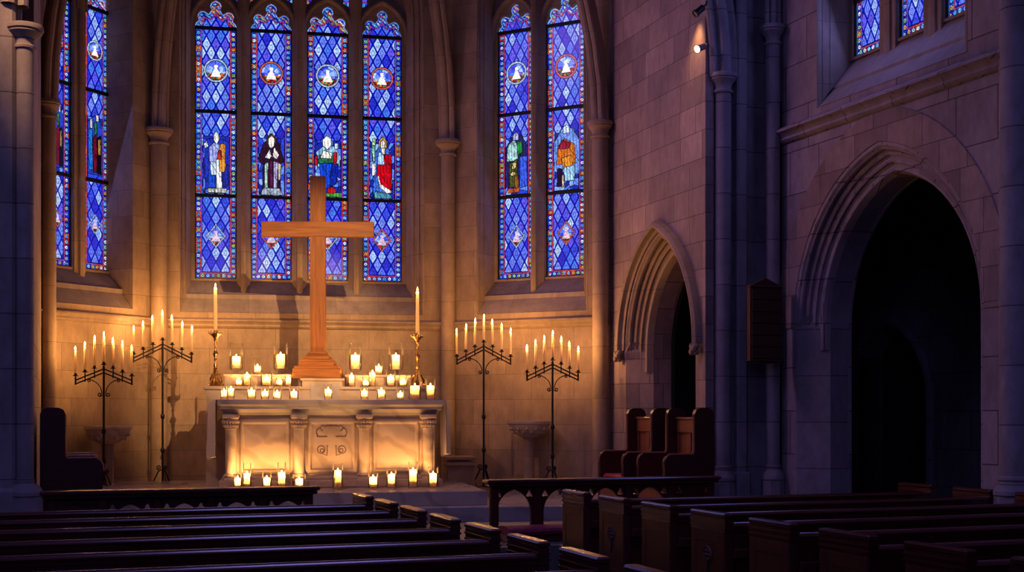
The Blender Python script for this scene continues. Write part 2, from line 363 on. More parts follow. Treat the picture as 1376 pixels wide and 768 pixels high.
def glass_pane(name, W, H, M, seed, bars, fig=None, head=None, parent=None, cell=.0085, roundel=True, hz=None):
    nx, nz = max(4, int(W / cell)), int(H / cell)
    xs = (np.arange(nx) + .5) / nx * W - W / 2; zs = (np.arange(nz) + .5) / nz * H
    X, Z = np.meshgrid(xs, zs)
    zb = bars                                                      # [z of each saddle bar]
    lab = np.zeros(X.shape, int); col = np.zeros(X.shape + (3,))
    a = X / .125 + Z / .235; b = X / .125 - Z / .235
    ia, ib = np.floor(a), np.floor(b); fa, fb = a - ia, b - ib
    h = hsh(ia, ib, seed)
    col[:] = PAL[(h * len(PAL)).astype(int) % len(PAL)]
    # painted flourish inside each quarry
    r = np.hypot((fa - .5), (fb - .5)); col *= np.where((r > .17) & (r < .25), .62, 1.0)[..., None]
    lead = (np.minimum(fa, 1 - fa) < .105) | (np.minimum(fb, 1 - fb) < .105)
    col[lead] = (.05, .06, .58)
    # centre medallions
    def disc(cx, cz, rad, kind):
        if kind == 'round': d = np.hypot(X - cx, Z - cz) / rad
        else: d = (np.abs(X - cx) * 1.15 + np.abs(Z - cz) * .9) / rad
        col[d < 1.12] = (.03, .03, .20); col[d < 1.05] = (.75, .35, .28) if seed % 2 else (.62, .72, .80); col[d < .93] = (.04, .05, .30)
        inn = d < .86
        ang = np.arctan2(Z - cz, X - cx)
        k = np.floor(ang / .8 + seed); col[inn] = PAL[(hsh(k, np.floor(d * 3), seed + 5) * 9).astype(int) % 9][inn]
        lowr = inn & (Z < cz - rad * .2)
        q = hsh(np.floor(X / .028), np.floor(Z / .028), seed)
        cc = np.array([[.70, .15, .10], [.20, .45, .25], [.85, .50, .15], [.45, .08, .12], [.30, .20, .10]])
        col[lowr] = cc[(q * 5).astype(int) % 5][lowr]
        fg = inn & (((np.abs(X - cx) < rad * (.10 + .45 * np.clip((cz + rad * .25 - Z) / rad, 0, 1))) & (Z > cz - rad * .55) & (Z < cz + rad * .3)) | (np.hypot(X - cx, Z - cz - rad * .38) < rad * .17))
        col[fg] = (1, .98, .95) if kind == 'round' else (.82, .70, .80)
        spoke = inn & (np.abs(((ang / .8 + seed) % 1) - .5) > .46) & ~fg; col[spoke] = (.03, .03, .12)
    z0 = [0] + list(zb) + [H]
    if roundel:
        disc(0, (z0[0] + z0[1]) / 2 + .02, W * .25, 'lozenge')
        if len(zb) >= 2:
            disc(0, z0[2] + (z0[3] - z0[2]) * .50, W * .27, 'round')
    if fig and len(zb) >= 2:
        pz0, ph = z0[1] + .03, (z0[2] - z0[1]) * .90; fw = (W / 2 - .095)
        u_, v_ = X / fw, (Z - pz0) / ph
        pan = (np.abs(u_) < .97) & (v_ > 0) & (v_ < .76) & (Z < z0[2])
        rg = np.random.RandomState(seed + 11); pts = np.stack([rg.uniform(-1, 1, 46), rg.uniform(0, .82, 46)], 1)
        bi = np.zeros(X.shape, int); bdist = np.full(X.shape, 1e9)
        for pi_, (a1, a2) in enumerate(pts):
            dq = ((u_ - a1) * fw) ** 2 + ((v_ - a2) * ph) ** 2; mq = dq < bdist; bdist[mq] = dq[mq]; bi[mq] = pi_
        g = (bi * 37 % 11) / 11.0
        bgc = np.array([[.16, .26, .82], [.10, .16, .62], [.34, .50, .96], [.50, .64, .98]])
        sel = (g * 4).astype(int) % 4; col[pan] = bgc[sel][pan]
        lab[pan] = (bi + 500)[pan]
        for i, (poly, c) in enumerate(FIG[fig]):
            poly = [(x_ * 1.28, z_ if z_ < .64 else .64 + (z_ - .64) * .72) for x_, z_ in poly]
            pm = inpoly(u_, v_, poly) & (Z < z0[2]) & (np.abs(u_) < 1)
            fold = 1 - .28 * (np.sin(u_ * 26 + v_ * 9 + i) > .55)
            sh = (.86 + .25 * hsh(np.floor(u_ * 7 + v_ * 2), np.floor(v_ * 14), seed + i)) * fold
            col[pm] = (np.array(c)[None, None] * sh[..., None])[pm]; lab[pm] = 1000 + i * 31 + (np.floor(v_ * 3.3 + u_ * .8)[pm].astype(int))
    # lead lines of the figure
    e = np.zeros(X.shape, bool)
    e[:, 1:] |= lab[:, 1:] != lab[:, :-1]; e[1:, :] |= lab[1:, :] != lab[:-1, :]
    col[e] = (.015, .015, .07)
    # borders
    outline = head if head is not None else [(-W / 2, 0), (W / 2, 0), (W / 2, H), (-W / 2, H)]
    bd = np.minimum(W / 2 - np.abs(X), Z)
    if head is not None:
        inside = inpoly(X, Z, outline); dd = edgedist(X, Z, outline)
        bd = np.where(Z > (hz or H) - .02, np.minimum(bd, dd * 1.25), bd)
    bw = .098
    al = np.where(W / 2 - np.abs(X) <= bd + 1e-6, Z, X)             # coordinate along the border
    if head is not None: al = np.where(Z > (hz or H), X + Z * 1.2, al)
    kk = np.floor(al / .070); f = (al / .070 - kk - .5) * .070; g = bd - .045
    side = (X > 0) * 7
    border = bd < bw
    hb = hsh(kk, side + 0 * kk, seed + 3); hc = hsh(kk, side + 3 + 0 * kk, seed + 4)
    bgc = BBG[(hb * len(BBG)).astype(int) % len(BBG)]; bdc = BEAD[(hc * len(BEAD)).astype(int) % len(BEAD)]
    dcc = np.hypot(f, g)
    cb = np.where((dcc < .020)[..., None], bdc * .88, bgc); cb[(dcc >= .020) & (dcc < .027)] = (.02, .02, .15); cb[dcc < .008] = (.10, .20, .6)
    cb[np.abs(f) > .0315] = (.05, .05, .35)
    cb[bd < .010] = (.45, .66, 1.0)
    cb[(bd > .079) & (bd < .088)] = (.72, .24, .18); cb[bd >= .088] = (.05, .05, .35)
    col[border] = cb[border]
    # glass grain
    col *= (.82 + .36 * hsh(np.floor(X / .017) + 0 * X, np.floor(Z / .017), seed + 21))[..., None]
    col = np.clip(col, 0, 1) ** 2.2
    me = bpy.data.meshes.new(name)
    gx = np.linspace(-W / 2, W / 2, nx + 1); gz = np.linspace(0, H, nz + 1)
    GX, GZ = np.meshgrid(gx, gz); V = np.stack([GX, GX * 0, GZ], -1).reshape(-1, 3)
    Mn = np.array(M); V = V @ Mn[:3, :3].T + Mn[:3, 3]
    ids = np.arange((nx + 1) * (nz + 1)).reshape(nz + 1, nx + 1)
    F = np.stack([ids[:-1, :-1], ids[:-1, 1:], ids[1:, 1:], ids[1:, :-1]], -1).reshape(-1, 4)
    me.vertices.add(len(V)); me.vertices.foreach_set('co', V.ravel())
    me.loops.add(F.size); me.loops.foreach_set('vertex_index', F.ravel())
    me.polygons.add(len(F)); me.polygons.foreach_set('loop_start', np.arange(0, F.size, 4))
    me.update(calc_edges=True)
    at_ = me.attributes.new('glass_colour', 'FLOAT_COLOR', 'FACE')
    at_.data.foreach_set('color', np.concatenate([col.reshape(-1, 3), np.ones((len(F), 1))], 1).ravel())
    me.materials.append(MATS['stained_glass'])
    o = bpy.data.objects.new(name, me); COL.objects.link(o); o.parent = parent
    return o

HEAD = [(-1, 0), (-1, .10), (-.97, .20), (-.91, .29), (-.82, .36)] + [(-.62 + .25 * math.cos(math.radians(a)), .58 + .25 * math.sin(math.radians(a))) for a in (215, 190, 165, 140, 115, 90, 65, 40)] + [(-.33, .70), (-.26, .82)] + [(.27 * math.cos(math.radians(a)), 1.08 + .27 * math.sin(math.radians(a))) for a in (222, 200, 180, 160, 140, 120, 104)] + [(0, 1.38)]
def light_outline(cu, hw, z0, zh):
    L = [(cu - hw, z0)] + [(cu + x * hw, zh + z * hw) for x, z in HEAD]
    R = [(cu - x * hw, zh + z * hw) for x, z in HEAD[:-1][::-1]] + [(cu + hw, z0)]
    return L + R

def gothic_window(idx, fr, front, sill_z, vg, lights_px, gl_bot, bars_y, head_y, figs, seed, splay, zs_big, Rbig, wall, mull=.235, steps=True):
    """front = (u0,u1) of the embrasure; lights_px = pixel spans of the lights on the glass plane"""
    root = tag(empty('window_%d' % idx), kind='structure')
    u0, u1 = front; sg_ = (Vector(((lights_px[0][0] - CX) / FPX, 1)).dot(fr.d)) > 0
    lu = [(fr.u(a, vg - .045 if sg_ else vg), fr.u(b, vg if sg_ else vg - .045)) for a, b in lights_px]
    zg = fr.z(lu[0][0], vg, gl_bot); zh = fr.z(lu[0][0], vg, head_y)
    zb = [fr.z(lu[0][0], vg, y) - zg for y in bars_y]
    ga, gb = lu[0][0] - .045, lu[-1][1] + .045
    cx, w_ = (u0 + u1) / 2, (u1 - u0) / 2
    # splayed moulded jambs, run round the big arch
    def prof(tot):
        raw = [(0, 0), (.02, -.012), (.10, .0), (.16, .06), (.16, .12), (.22, .16), (.30, .14), (.36, .20), (.40, .30), (.52, .36), (.60, .34), (.66, .42), (.72, .60), (.86, .70), (.93, .80), (1, 1)]
        return [(o * tot, d * vg) for o, d in raw]
    wg = (gb - ga) / 2; cg = (ga + gb) / 2
    mb = MB(); rows = []
    base = arch(cx, w_, sill_z, zs_big, Rbig, 16)
    for o, d in prof(1.0):
        k = o
        a = arch(cx + (cg - cx) * k, w_ + (wg - w_) * k, sill_z + (zg - sill_z) * d / vg if vg else sill_z, zs_big, Rbig + (wg - w_) * k, 16)
        rows.append([(x, d, z) for x, z in a])
    mb.rings(rows, fr.M, closed=False)
    mb.build('window_jamb', 'stone_trim', root)
    # stepped sloping sill
    s = MB(); pr = [(-.02, sill_z - .0), (.0, sill_z), (.36, sill_z + (zg - sill_z) * .40), (.37, sill_z + (zg - sill_z) * .52), (.46, sill_z + (zg - sill_z) * .55), (1.0, zg), (1.1, zg)]
    if not steps: pr = [(-.02, sill_z), (0, sill_z), (.42, sill_z + (zg - sill_z) * .36), (.43, sill_z + (zg - sill_z) * .42), (1.0, zg - .01), (1.1, zg - .01)]
    rr = []
    for k, z in pr:
        kk = max(0, min(1, k)); rr.append([(u0 + (ga - u0) * kk, k * vg, z), (u1 + (gb - u1) * kk, k * vg, z)])
    s.rings(rr, fr.M, closed=False); s.build('sill', 'stone_sill', root, smooth=0)
    # tracery plate
    outer = arch(cg, wg + .03, zg - .03, zs_big, Rbig + (wg - w_) + .03, 16)
    holes = [light_outline((a + b) / 2, (b - a) / 2, zg, zh) for a, b in lu]
    hw = (lu[0][1] - lu[0][0]) / 2
    top = zs_big + .2
    for i in range(len(lu) - 1):
        c = (lu[i][1] + lu[i + 1][0]) / 2; zt = zh + hw * 1.02; wd = hw * .60
        holes.append([(c, zt), (c + wd * .35, zt + wd * .45), (c + wd, zt + wd * .9), (c + wd * .95, zt + wd * 1.5), (c + wd * .45, zt + wd * 1.9), (c, zt + wd * 2.6), (c - wd * .45, zt + wd * 1.9), (c - wd * .95, zt + wd * 1.5), (c - wd, zt + wd * .9), (c - wd * .35, zt + wd * .45)])
    t = MB(); t.plate(outer, holes, vg - .045, vg + .05, fr.M); t.build('tracery', 'stone_trim', root)
    # projecting arched mouldings over each light and the mullion shafts
    for a, b in lu:
        c = (a + b) / 2; k = MB()
        sweep_arch(k, [(-.045, vg - .04), (-.035, vg - .10), (-.01, vg - .11), (.012, vg - .10), (.02, vg - .04)], c, hw + .05, zh - .1, zh, hw * 1.75, fr.M, 10)
        k.build('light_moulding', 'stone_trim', root)
    for i in range(len(lu) - 1):
        a, b = lu[i][1], lu[i + 1][0]; c = (a + b) / 2; mw = (b - a) / 2 - .008
        zlo = sill_z + (zg - sill_z) * .52; k = MB()
        sec = [(c - mw, vg - .03), (c - mw, vg - .07), (c - mw * .45, vg - mull * .64), (c - mw * .38, vg - mull * .9), (c, vg - mull), (c + mw * .38, vg - mull * .9), (c + mw * .45, vg - mull * .64), (c + mw, vg - .07), (c + mw, vg - .03)]
        k.rings([[(x, v, zz) for x, v in sec] for zz in (zlo, zh + hw * .6, top + 1.0)], fr.M, cap=True)
        k.build('mullion', 'stone_trim', root, smooth=20)
    # panes and bars
    for i, (a, b) in enumerate(lu):
        c = (a + b) / 2; W = b - a; H = zh - zg + hw * 1.42
        hd = [(x - c, z - zg) for x, z in light_outline(c, hw, zg, zh)]
        glass_pane('pane', W, H, fr.M @ Matrix.Translation((c, vg + .012, zg)), seed + i * 3 + idx * 17, zb + [zh - zg], figs[i], hd, root, hz=zh - zg, roundel=(idx != 4))
        for z in zb + [zh - zg]:
            k = MB(); k.box(a - .01, b + .01, vg - .03, vg + .005, zg + z - .022, zg + z + .022, fr.M); k.build('saddle_bar', 'lead', root)
        k = MB(); k.box(a - .005, a + .012, vg - .02, vg + .008, zg, zh, fr.M); k.box(b - .012, b + .005, vg - .02, vg + .008, zg, zh, fr.M); k.box(a, b, vg - .02, vg + .008, zg - .005, zg + .012, fr.M)
        k.build('glazing_frame', 'lead', root)
    if len(lu) > 1:
        W = gb - ga; z1 = zh + hw * 1.42; H = 1.5
        glass_pane('pane', W - .06, H, fr.M @ Matrix.Translation((cg, vg + .02, z1)), seed + 91, [], None, None, root, roundel=False)
    # dusk daylight entering through the glass
    c_ = fr.p(cg, vg - .30, (zg + zh) / 2); dl = .6 if idx != 4 else 1.1
    light('window_daylight', 'AREA', c_, 5 * len(lu) * dl, (.22, .26, 1), c_ - Vector((fr.n.x, fr.n.y, .35)), shape='RECTANGLE', size=(gb - ga) * .9, size_y=(zh - zg))
    return dict(u=front, cx=cx, w=w_, zg=zg, zh=zh, ga=ga, gb=gb)

# ------------------------------------------------------------------ structure: walls
TOP = 10.2
ZCAP = 5.27
ZSILL = WC.z(1.9, 0, 421)
def wall_with(fr, L0, L1, holes, mat, name, zb=0.0, thick=.9, zt=TOP):
    mb = MB(); mb.plate([(L0, zb), (L0, zt), (L1, zt), (L1, zb)], holes, 0, thick, fr.M, back=False)
    return struct(mb, name, mat, smooth=0)
VG = .46
# centre
cu = (WC.u(240), WC.u(570))
cR = 2.5
wall_with(WC, -.2, LC + .2, [arch((cu[0] + cu[1]) / 2, (cu[1] - cu[0]) / 2, ZSILL, 6.95, cR, 16)], 'stone_apse', 'wall_apse_centre')
gothic_window(1, WC, cu, ZSILL, VG, [(262, 318), (337, 392), (413, 468), (487, 540)], 374, [262, 149], 37, ['soldier', 'monk', 'mother', 'red_robe'], 5, 0, 6.95, cR, None)
ru = (WR.u(641), WR.u(790))
wall_with(WR, -.2, LR + .2, [arch((ru[0] + ru[1]) / 2, (ru[1] - ru[0]) / 2, ZSILL, 7.0, 1.35, 16)], 'stone_apse', 'wall_apse_right')
gothic_window(2, WR, ru, ZSILL, VG, [(670, 715), (735, 784)], 376, [266, 156], 46, ['prophet', 'king'], 40, 0, 7.0, 1.35, None)
lu_ = (WL.u(38), WL.u(178))
wall_with(WL, -.5, LL + .2, [arch((lu_[0] + lu_[1]) / 2, (lu_[1] - lu_[0]) / 2, ZSILL, 7.0, 1.35, 16)], 'stone_apse', 'wall_apse_left')
gothic_window(3, WL, lu_, ZSILL, VG, [(66, 94), (114, 146)], 355, [230, 105], -10, ['pilgrims', 'pilgrims'], 70, 0, 7.0, 1.35, None, mull=.13)

# string courses (cornice under the apse windows)
def cornice(fr, u0, u1, z, name, mat='stone_trim', pr=None, up=True):
    pr = pr or [(0, .03), (-.03, .012), (-.075, 0), (-.085, -.02), (-.06, -.035), (-.035, -.06), (-.045, -.08), (-.025, -.105), (0, -.115)]
    mb = MB(); mb.rings([[(u0, v, z + d) for v, d in pr], [(u1, v, z + d) for v, d in pr]], fr.M, closed=False)
    return struct(mb, name, mat)
ZC = WC.z(1.9, 0, 431)
for i, (fr, a, b) in enumerate([(WC, 0, LC), (WR, 0, LR), (WL, -.4, LL)]): cornice(fr, a, b, ZC, 'trim_%d' % (i + 1))

# side wall of the chancel, right, with its doorway arch
sa = (LS_ - 2.05, LS_ - .157); sc_ = (sa[0] + sa[1]) / 2; sw = (sa[1] - sa[0]) / 2; SR = 1.44; SZS = 2.35; FZ = .43
wall_with(WS, -.1, LS_ + .05, [arch(sc_, sw, FZ - .4, SZS, SR, 16)], 'stone_side', 'wall_chancel_right', thick=.1)
def arch_orders(fr, cx, w_, z0, zs, R, name, tot, dep, mat, jamb_mat, zj, hood=True, hm=None):
    # arch mouldings above the springing, plain splay below
    raw = [(0, 0), (.05, .02), (.10, .10), (.16, .14), (.18, .24), (.10, .30), (.16, .36), (.30, .34), (.36, .40), (.34, .50), (.44, .54), (.52, .50), (.60, .55), (.58, .66), (.68, .72), (.78, .68), (.88, .72), (.94, .84), (1, 1)]
    mb = MB(); rows = []
    for o, d in raw:
        rows.append([(x, d * dep, z) for x, z in arch(cx, w_, zs - .25, zs, R, 16, o * tot)])
    mb.rings(rows, fr.M, closed=False)
    o1 = struct(mb, name, mat)
    j = MB()
    for sgn in (0, -1):
        def e(off, d, z):
            a = arch(cx, w_, z, zs, R, 4, off)[sgn]; return (a[0], d, z)
        prj = [(0, 0), (.02, .0), (tot, dep), (tot + .001, dep + .01)]
        j.rings([[e(o, d, zj) for o, d in prj], [e(o, d, zs + .0) for o, d in prj]], fr.M, closed=False)
        # die-in wedges between splay and mouldings
        j.rings([[e(o, d, zs + .0) for o, d in prj], [e(o * .5 + tot * .25, d + dep * .15, zs + .12) for o, d in prj]], fr.M, closed=False)
    j.build('jamb', jamb_mat, o1, smooth=0)
    # deep plain soffit behind
    k = MB(); sweep_arch(k, [(tot, dep), (tot, dep + .02), (tot, dep + .23), (tot + .01, dep + .235)], cx, w_, zj, zs, R, fr.M, 16)
    k.build('soffit', jamb_mat, o1)
    if hood:
        h = MB()
        sweep_arch(h, [(.0, .0), (-.0, -.02), (-.035, -.035), (-.05, -.085), (-.085, -.10), (-.12, -.075), (-.135, -.02), (-.135, .01)], cx, w_, zs + .02, zs + .02, R, fr.M, 18)
        h.build('hood_mould', hm or mat, o1)
        for sg in (-1, 1):
            b = MB(); c = Vector((cx + sg * (w_ + .07), -.07, zs - .02))
            for q in range(9):
                a1 = q * 2.4; rr = .05
                b.lathe([(.0, .045), (.028, .03), (.038, 0), (.026, -.03), (0, -.04)], 7, fr.M @ Matrix.Translation(c + Vector((math.cos(a1) * .035, math.sin(a1) * .02, -.02 * (q % 4)))))
            b.build('leaf_stop', hm or mat, o1)
    return o1
arch_orders(WS, sc_, sw, FZ, SZS, SR, 'trim_4', .25, .27, 'stone_trim', 'stone_side', FZ)
# passage behind the doorway
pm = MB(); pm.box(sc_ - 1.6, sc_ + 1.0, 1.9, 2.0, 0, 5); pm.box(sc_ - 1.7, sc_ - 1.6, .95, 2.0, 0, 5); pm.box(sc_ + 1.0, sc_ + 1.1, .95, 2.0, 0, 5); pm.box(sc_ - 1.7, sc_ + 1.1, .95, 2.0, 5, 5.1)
struct(pm, 'wall_passage', 'void_shade', M=WS.M, smooth=0)
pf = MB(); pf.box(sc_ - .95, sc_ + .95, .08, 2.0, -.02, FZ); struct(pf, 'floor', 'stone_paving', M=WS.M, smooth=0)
pw = MB(); pw.plate([(-.5, 0), (-.5, 5.1), (LS_ - .02, 5.1), (LS_ - .02, 0)], [arch(sc_, sw, .2, SZS, SR, 16, .255)], .50, .56, WS.M); struct(pw, 'wall_passage', 'void_shade', smooth=0)

# left side wall of the chancel
wall_with(WLS, .4, LLS + .1, [], 'stone_side', 'wall_chancel_left')

# nave wall, right: arcade arch below, window above
na = (.27, 3.18); ncx = (na[0] + na[1]) / 2; nw = (na[1] - na[0]) / 2; NZS = 2.52; NR = 1.74
nfu = (WN.u(1098), WN.u(1300)); NSZ = WN.z(nfu[0], 0, 145); NVG = .42
NT = 8.9
wall_with(WN, -.0, 3.45, [arch(ncx, nw, -.01, NZS, NR, 18), arch((nfu[0] + nfu[1]) / 2, (nfu[1] - nfu[0]) / 2, NSZ, 7.3, 1.6, 14)], 'stone_nave', 'wall_nave_right', zb=-.02, thick=.12)
wall_with(WN, 3.45, 16, [], 'stone_nave', 'wall_nave_right', zb=-.02, thick=.9)
nl = [(1150, 1184), (1211, 1243), (1273, 1306)]
gothic_window(4, WN, nfu, NSZ, NVG, nl, 78, [3], -90, ['pilgrims'] * 3, 90, 0, 7.3, 1.6, None, mull=.09, steps=False)
arch_orders(WN, ncx, nw, 0, NZS, NR, 'trim_5', .27, .26, 'stone_nave', 'stone_pier', 0, hood=False)
# the flat ring of voussoirs round the arch
vr = MB(); n_ = 11
inner = arch(ncx, nw, 0, NZS, NR, 30)[1:-1]; outer_ = arch(ncx, nw, 0, NZS, NR, 30, -.36)[1:-1]
for k in range(0, len(inner) - 1):
    pass
vr.rings([[(x, -.001, z) for x, z in arch(ncx, nw, 0, NZS, NR, 30, -.02)[1:-1]], [(x, -.012, z) for x, z in arch(ncx, nw, 0, NZS, NR, 30, -.03)[1:-1]], [(x, -.012, z) for x, z in arch(ncx, nw, 0, NZS, NR, 30, -.355)[1:-1]], [(x, .003, z) for x, z in arch(ncx, nw, 0, NZS, NR, 30, -.365)[1:-1]]], WN.M, closed=False)
struct(vr, 'trim_6', 'stone_side')
cornice(WN, .02, 3.62, WN.z(0, 0, 178), 'trim_7', 'stone_nave', [(0, .06), (-.05, .03), (-.11, 0), (-.12, -.03), (-.08, -.05), (-.05, -.085), (-.06, -.11), (-.03, -.14), (0, -.15)])
# aisle beyond the arcade
ab = MB(); bz = 2.9
acx = (WN.u(1141, bz) + WN.u(1246, bz)) / 2; aw = (WN.u(1246, bz) - WN.u(1141, bz)) / 2
ab.plate([(-2.6, -.02), (-2.6, 5.2), (6.5, 5.2), (6.5, -.02)], [arch(acx, aw, -.01, 1.75, aw * 1.25, 12)], bz, bz + .4, WN.M)
struct(ab, 'wall_aisle', 'stone_nave', smooth=0)
am = MB(); sweep_arch(am, [(0, 0), (0, -.03), (-.05, -.06), (-.09, -.05), (-.12, 0)], acx, aw, -.01, 1.75, aw * 1.25, WN.M @ Matrix.Translation((0, bz, 0)), 12); struct(am, 'trim_8', 'stone_pier')
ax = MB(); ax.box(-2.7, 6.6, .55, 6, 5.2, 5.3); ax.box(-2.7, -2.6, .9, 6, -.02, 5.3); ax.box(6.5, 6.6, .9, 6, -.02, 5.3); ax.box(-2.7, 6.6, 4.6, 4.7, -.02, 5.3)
struct(ax, 'wall_aisle', 'void_shade', M=WN.M, smooth=0)
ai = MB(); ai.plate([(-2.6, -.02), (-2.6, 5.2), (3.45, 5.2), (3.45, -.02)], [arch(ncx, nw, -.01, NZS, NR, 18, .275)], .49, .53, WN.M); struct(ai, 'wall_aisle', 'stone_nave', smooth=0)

# chancel arch wall
gap0, gap1 = WA.u(29), LA + .10
acw = (gap1 - gap0) / 2; accx = (gap0 + gap1) / 2
mb = MB(); mb.plate([(-5, -.02), (-5, TOP), (LA + 1.6, TOP), (LA + 1.6, -.02)], [arch(accx, acw, -.01, 5.30, 4.6, 20)], .0, .35, WA.M)
struct(mb, 'wall_chancel_arch', 'stone_pier', smooth=0)
k = MB(); sweep_arch(k, [(-.32, .0), (-.305, -.07), (-.25, -.10), (-.20, -.07), (-.19, -.10), (-.16, -.16), (-.11, -.18), (-.06, -.16), (-.04, -.10), (-.02, -.10), (.02, -.12), (.05, -.09), (.06, .0), (.04, .02), (.0, .03), (.0, .35)], accx, acw, ZCAP + .03, ZCAP + .03, 4.6, WA.M, 20)
struct(k, 'trim_9', 'stone_pier')

def shaft(name, c, r, zb, zcap, ztop=None, mat='stone_trim', capr=None, baser=None, zf=.43, base=True, plinth=1.0):
    """attached round shaft with moulded capital and octagonal plinth; c = world xy"""
    capr = capr or r * 1.7; baser = baser or r * 1.55
    root = tag(empty(name, (c[0], c[1], 0)), kind='structure')
    s = MB(); s.lathe([(r, zb), (r, zcap - .17)], 28); s.build('shaft', mat, root)
    cp = MB(); k = capr
    cp.lathe([(r, zcap - .19), (r * 1.22, zcap - .185), (r * 1.26, zcap - .165), (r * 1.05, zcap - .15), (r * 1.0, zcap - .13), (r * 1.12, zcap - .09), (k * .84, zcap - .055), (k * .93, zcap - .04), (k * .90, zcap - .025), (k, zcap - .015), (k, zcap + .015), (k * .94, zcap + .03), (0, zcap + .03)], 28)
    cp.build('capital', mat, root)
    if base:
        b = MB(); q = baser
        b.lathe([(r, plinth + .03), (r * 1.12, plinth + .02), (r * 1.15, plinth), (r * 1.08, plinth - .02), (q * .86, plinth - .06), (q, plinth - .10), (q, plinth - .13), (q * .95, plinth - .14)], 28)
        b.lathe([(q * .98, plinth - .14), (q * .98, plinth - .42), (q * 1.25, plinth - .52), (q * 1.28, zf - .03)], 8, a0=PI / 8)
        b.build('base', mat, root, smooth=25)
    return root
Cs = {'a': WC.p(0), 'b': WR.p(0), 'c': WS.p(0), 'd': WL.p(0)}
for i, (px, r, cr, pl) in enumerate([('a', .108, .18, 213.5), ('b', .094, .175, 602), ('c', .10, .165, 806.5), ('d', .085, .135, 65.5)]):
    c2 = at(pl, Cs[px].y - .08); Cs[px] = c2
    shaft('trim_%d' % (10 + i), c2, r, .5, ZCAP, mat='stone_trim', capr=cr, base=False)
# wall ribs (formerets) and vault ribs above the capitals
apex = Vector((-2.35, 14.6, 9.8))
k = 14
for c in Cs.values():
    d = apex - Vector((c.x, c.y, ZCAP)); d.z = 0; L = d.length; d.normalize(); H = apex.z - ZCAP; pts = []
    for i in range(15):
        t = i / 14 * PI / 2; pts.append(Vector((c.x, c.y, ZCAP)) + d * (.07 + (1 - math.cos(t)) * (L - .07)) + Vector((0, 0, math.sin(t) * H)))
    mb = MB(); mb.tube(pts, .052, 10)
    sd = Vector((-d.y, d.x, 0)) * .075; bk = -d * .04
    mb.tube([p + sd + bk for p in pts], .042, 8); mb.tube([p - sd + bk for p in pts], .042, 8); mb.tube([p - d * .12 for p in pts], .085, 8)
    struct(mb, 'trim_%d' % k, 'stone_trim'); k += 1
# piers of the chancel arch
pA = WA.u(970, -.04); pA2 = WA.p(pA, -.06)
shaft('trim_22', pA2, .092, .5, ZCAP + .02, mat='stone_pier', capr=.155, baser=.14, zf=.40, plinth=.99)
pB = WN.p(.03, -.0); pBx = at(1038.5, 14.35)
shaft('trim_23', pBx, .078, .5, 5.83, mat='stone_pier', capr=.14, baser=.13, zf=-.02, plinth=1.0)
pL = WA.p(WA.u(33.5, -.06), -.06)
shaft('trim_24', pL, .078, .5, ZCAP - .17, mat='stone_pier', capr=.165, baser=.16, zf=.2, plinth=.98)
# projecting flat strip between the two right shafts, and rolls above B
q = MB(); a0, a1 = WA.u(985), WA.u(999)
q.box(a0, a1, -.10, .1, -.02, 9, b=.02); q.box(a0 - .02, a1 + .02, -.14, .1, -.02, .95, b=.02); struct(q, 'trim_25', 'stone_pier', M=WA.M)
q = MB(); c = pBx
for dx in (-.06, 0, .06): q.tube([(c.x + dx, c.y - .03 + abs(dx) * .6, 5.86), (c.x + dx, c.y - .03 + abs(dx) * .6, 9)], .032, 8)
struct(q, 'trim_26', 'stone_pier')
# left pier: corner roll and flat face
q = MB(); a0 = WA.u(0) - 1.6; q.box(a0, WA.u(21, -.12), -.12, .1, -.02, 9, b=.03); q.box(a0, WA.u(21, -.18), -.18, .1, -.02, .92, b=.03); struct(q, 'trim_27', 'stone_pier', M=WA.M)
# great wall shaft at the right edge
gs = WN.p(WN.u(1370), -.03); shaft('trim_28', gs, .135, .5, 8.6, mat='stone_pier', capr=.2, baser=.19, zf=-.02, plinth=1.04)
q = MB(); u_ = WN.u(1349); q.tube([WN.p(u_ + .02, -.01, .9), WN.p(u_ + .02, -.01, 9)], .05, 12); struct(q, 'trim_29', 'stone_pier')

# floors
NVM = NV.M
f = MB(); f.box(-9, 9.5, -9, 11.2, -.1, 0); struct(f, 'floor', 'stone_paving', M=NVM, smooth=0)
f = MB(); f.box(7.7, 14, -9, 17, -.1, -.001); struct(f, 'floor', 'stone_paving', M=NVM, smooth=0)
PE = 10.72
f = MB(); f.box(-4, 7.66, PE, 20, .215, FZ); f.box(-4, 7.66, PE - .32, 20, -.05, .215)
struct(f, 'floor', 'stone_paving', M=NVM, smooth=0)
# sanctuary steps aligned with the altar; frame A: origin at the altar front centre
AL = Frame(-2.52, 14.93, 11)
TRZ, PLZ = .582, .737
ed = AL.o + AL.n * -1.0
vt = -(14.93 - 13.63) + .05; vp = -(14.93 - 13.94) + .03
urt = AL.u(655, vp)
urr = urt
f = MB(); f.box(-4.5, 6.2, vt, 3.6, FZ - .01, TRZ, b=.006); struct(f, 'sanctuary_step', 'marble_step', M=AL.M, smooth=0)
f = MB(); f.box(-3.2, urr, vp, 1.9, TRZ - .002, PLZ, b=.006); struct(f, 'sanctuary_step', 'marble_step', M=AL.M, smooth=0)
# ceiling
f = MB(); f.box(-9, 9.5, 10.5, 22, TOP, TOP + .1); struct(f, 'ceiling', 'stone_side', M=NVM, smooth=0)

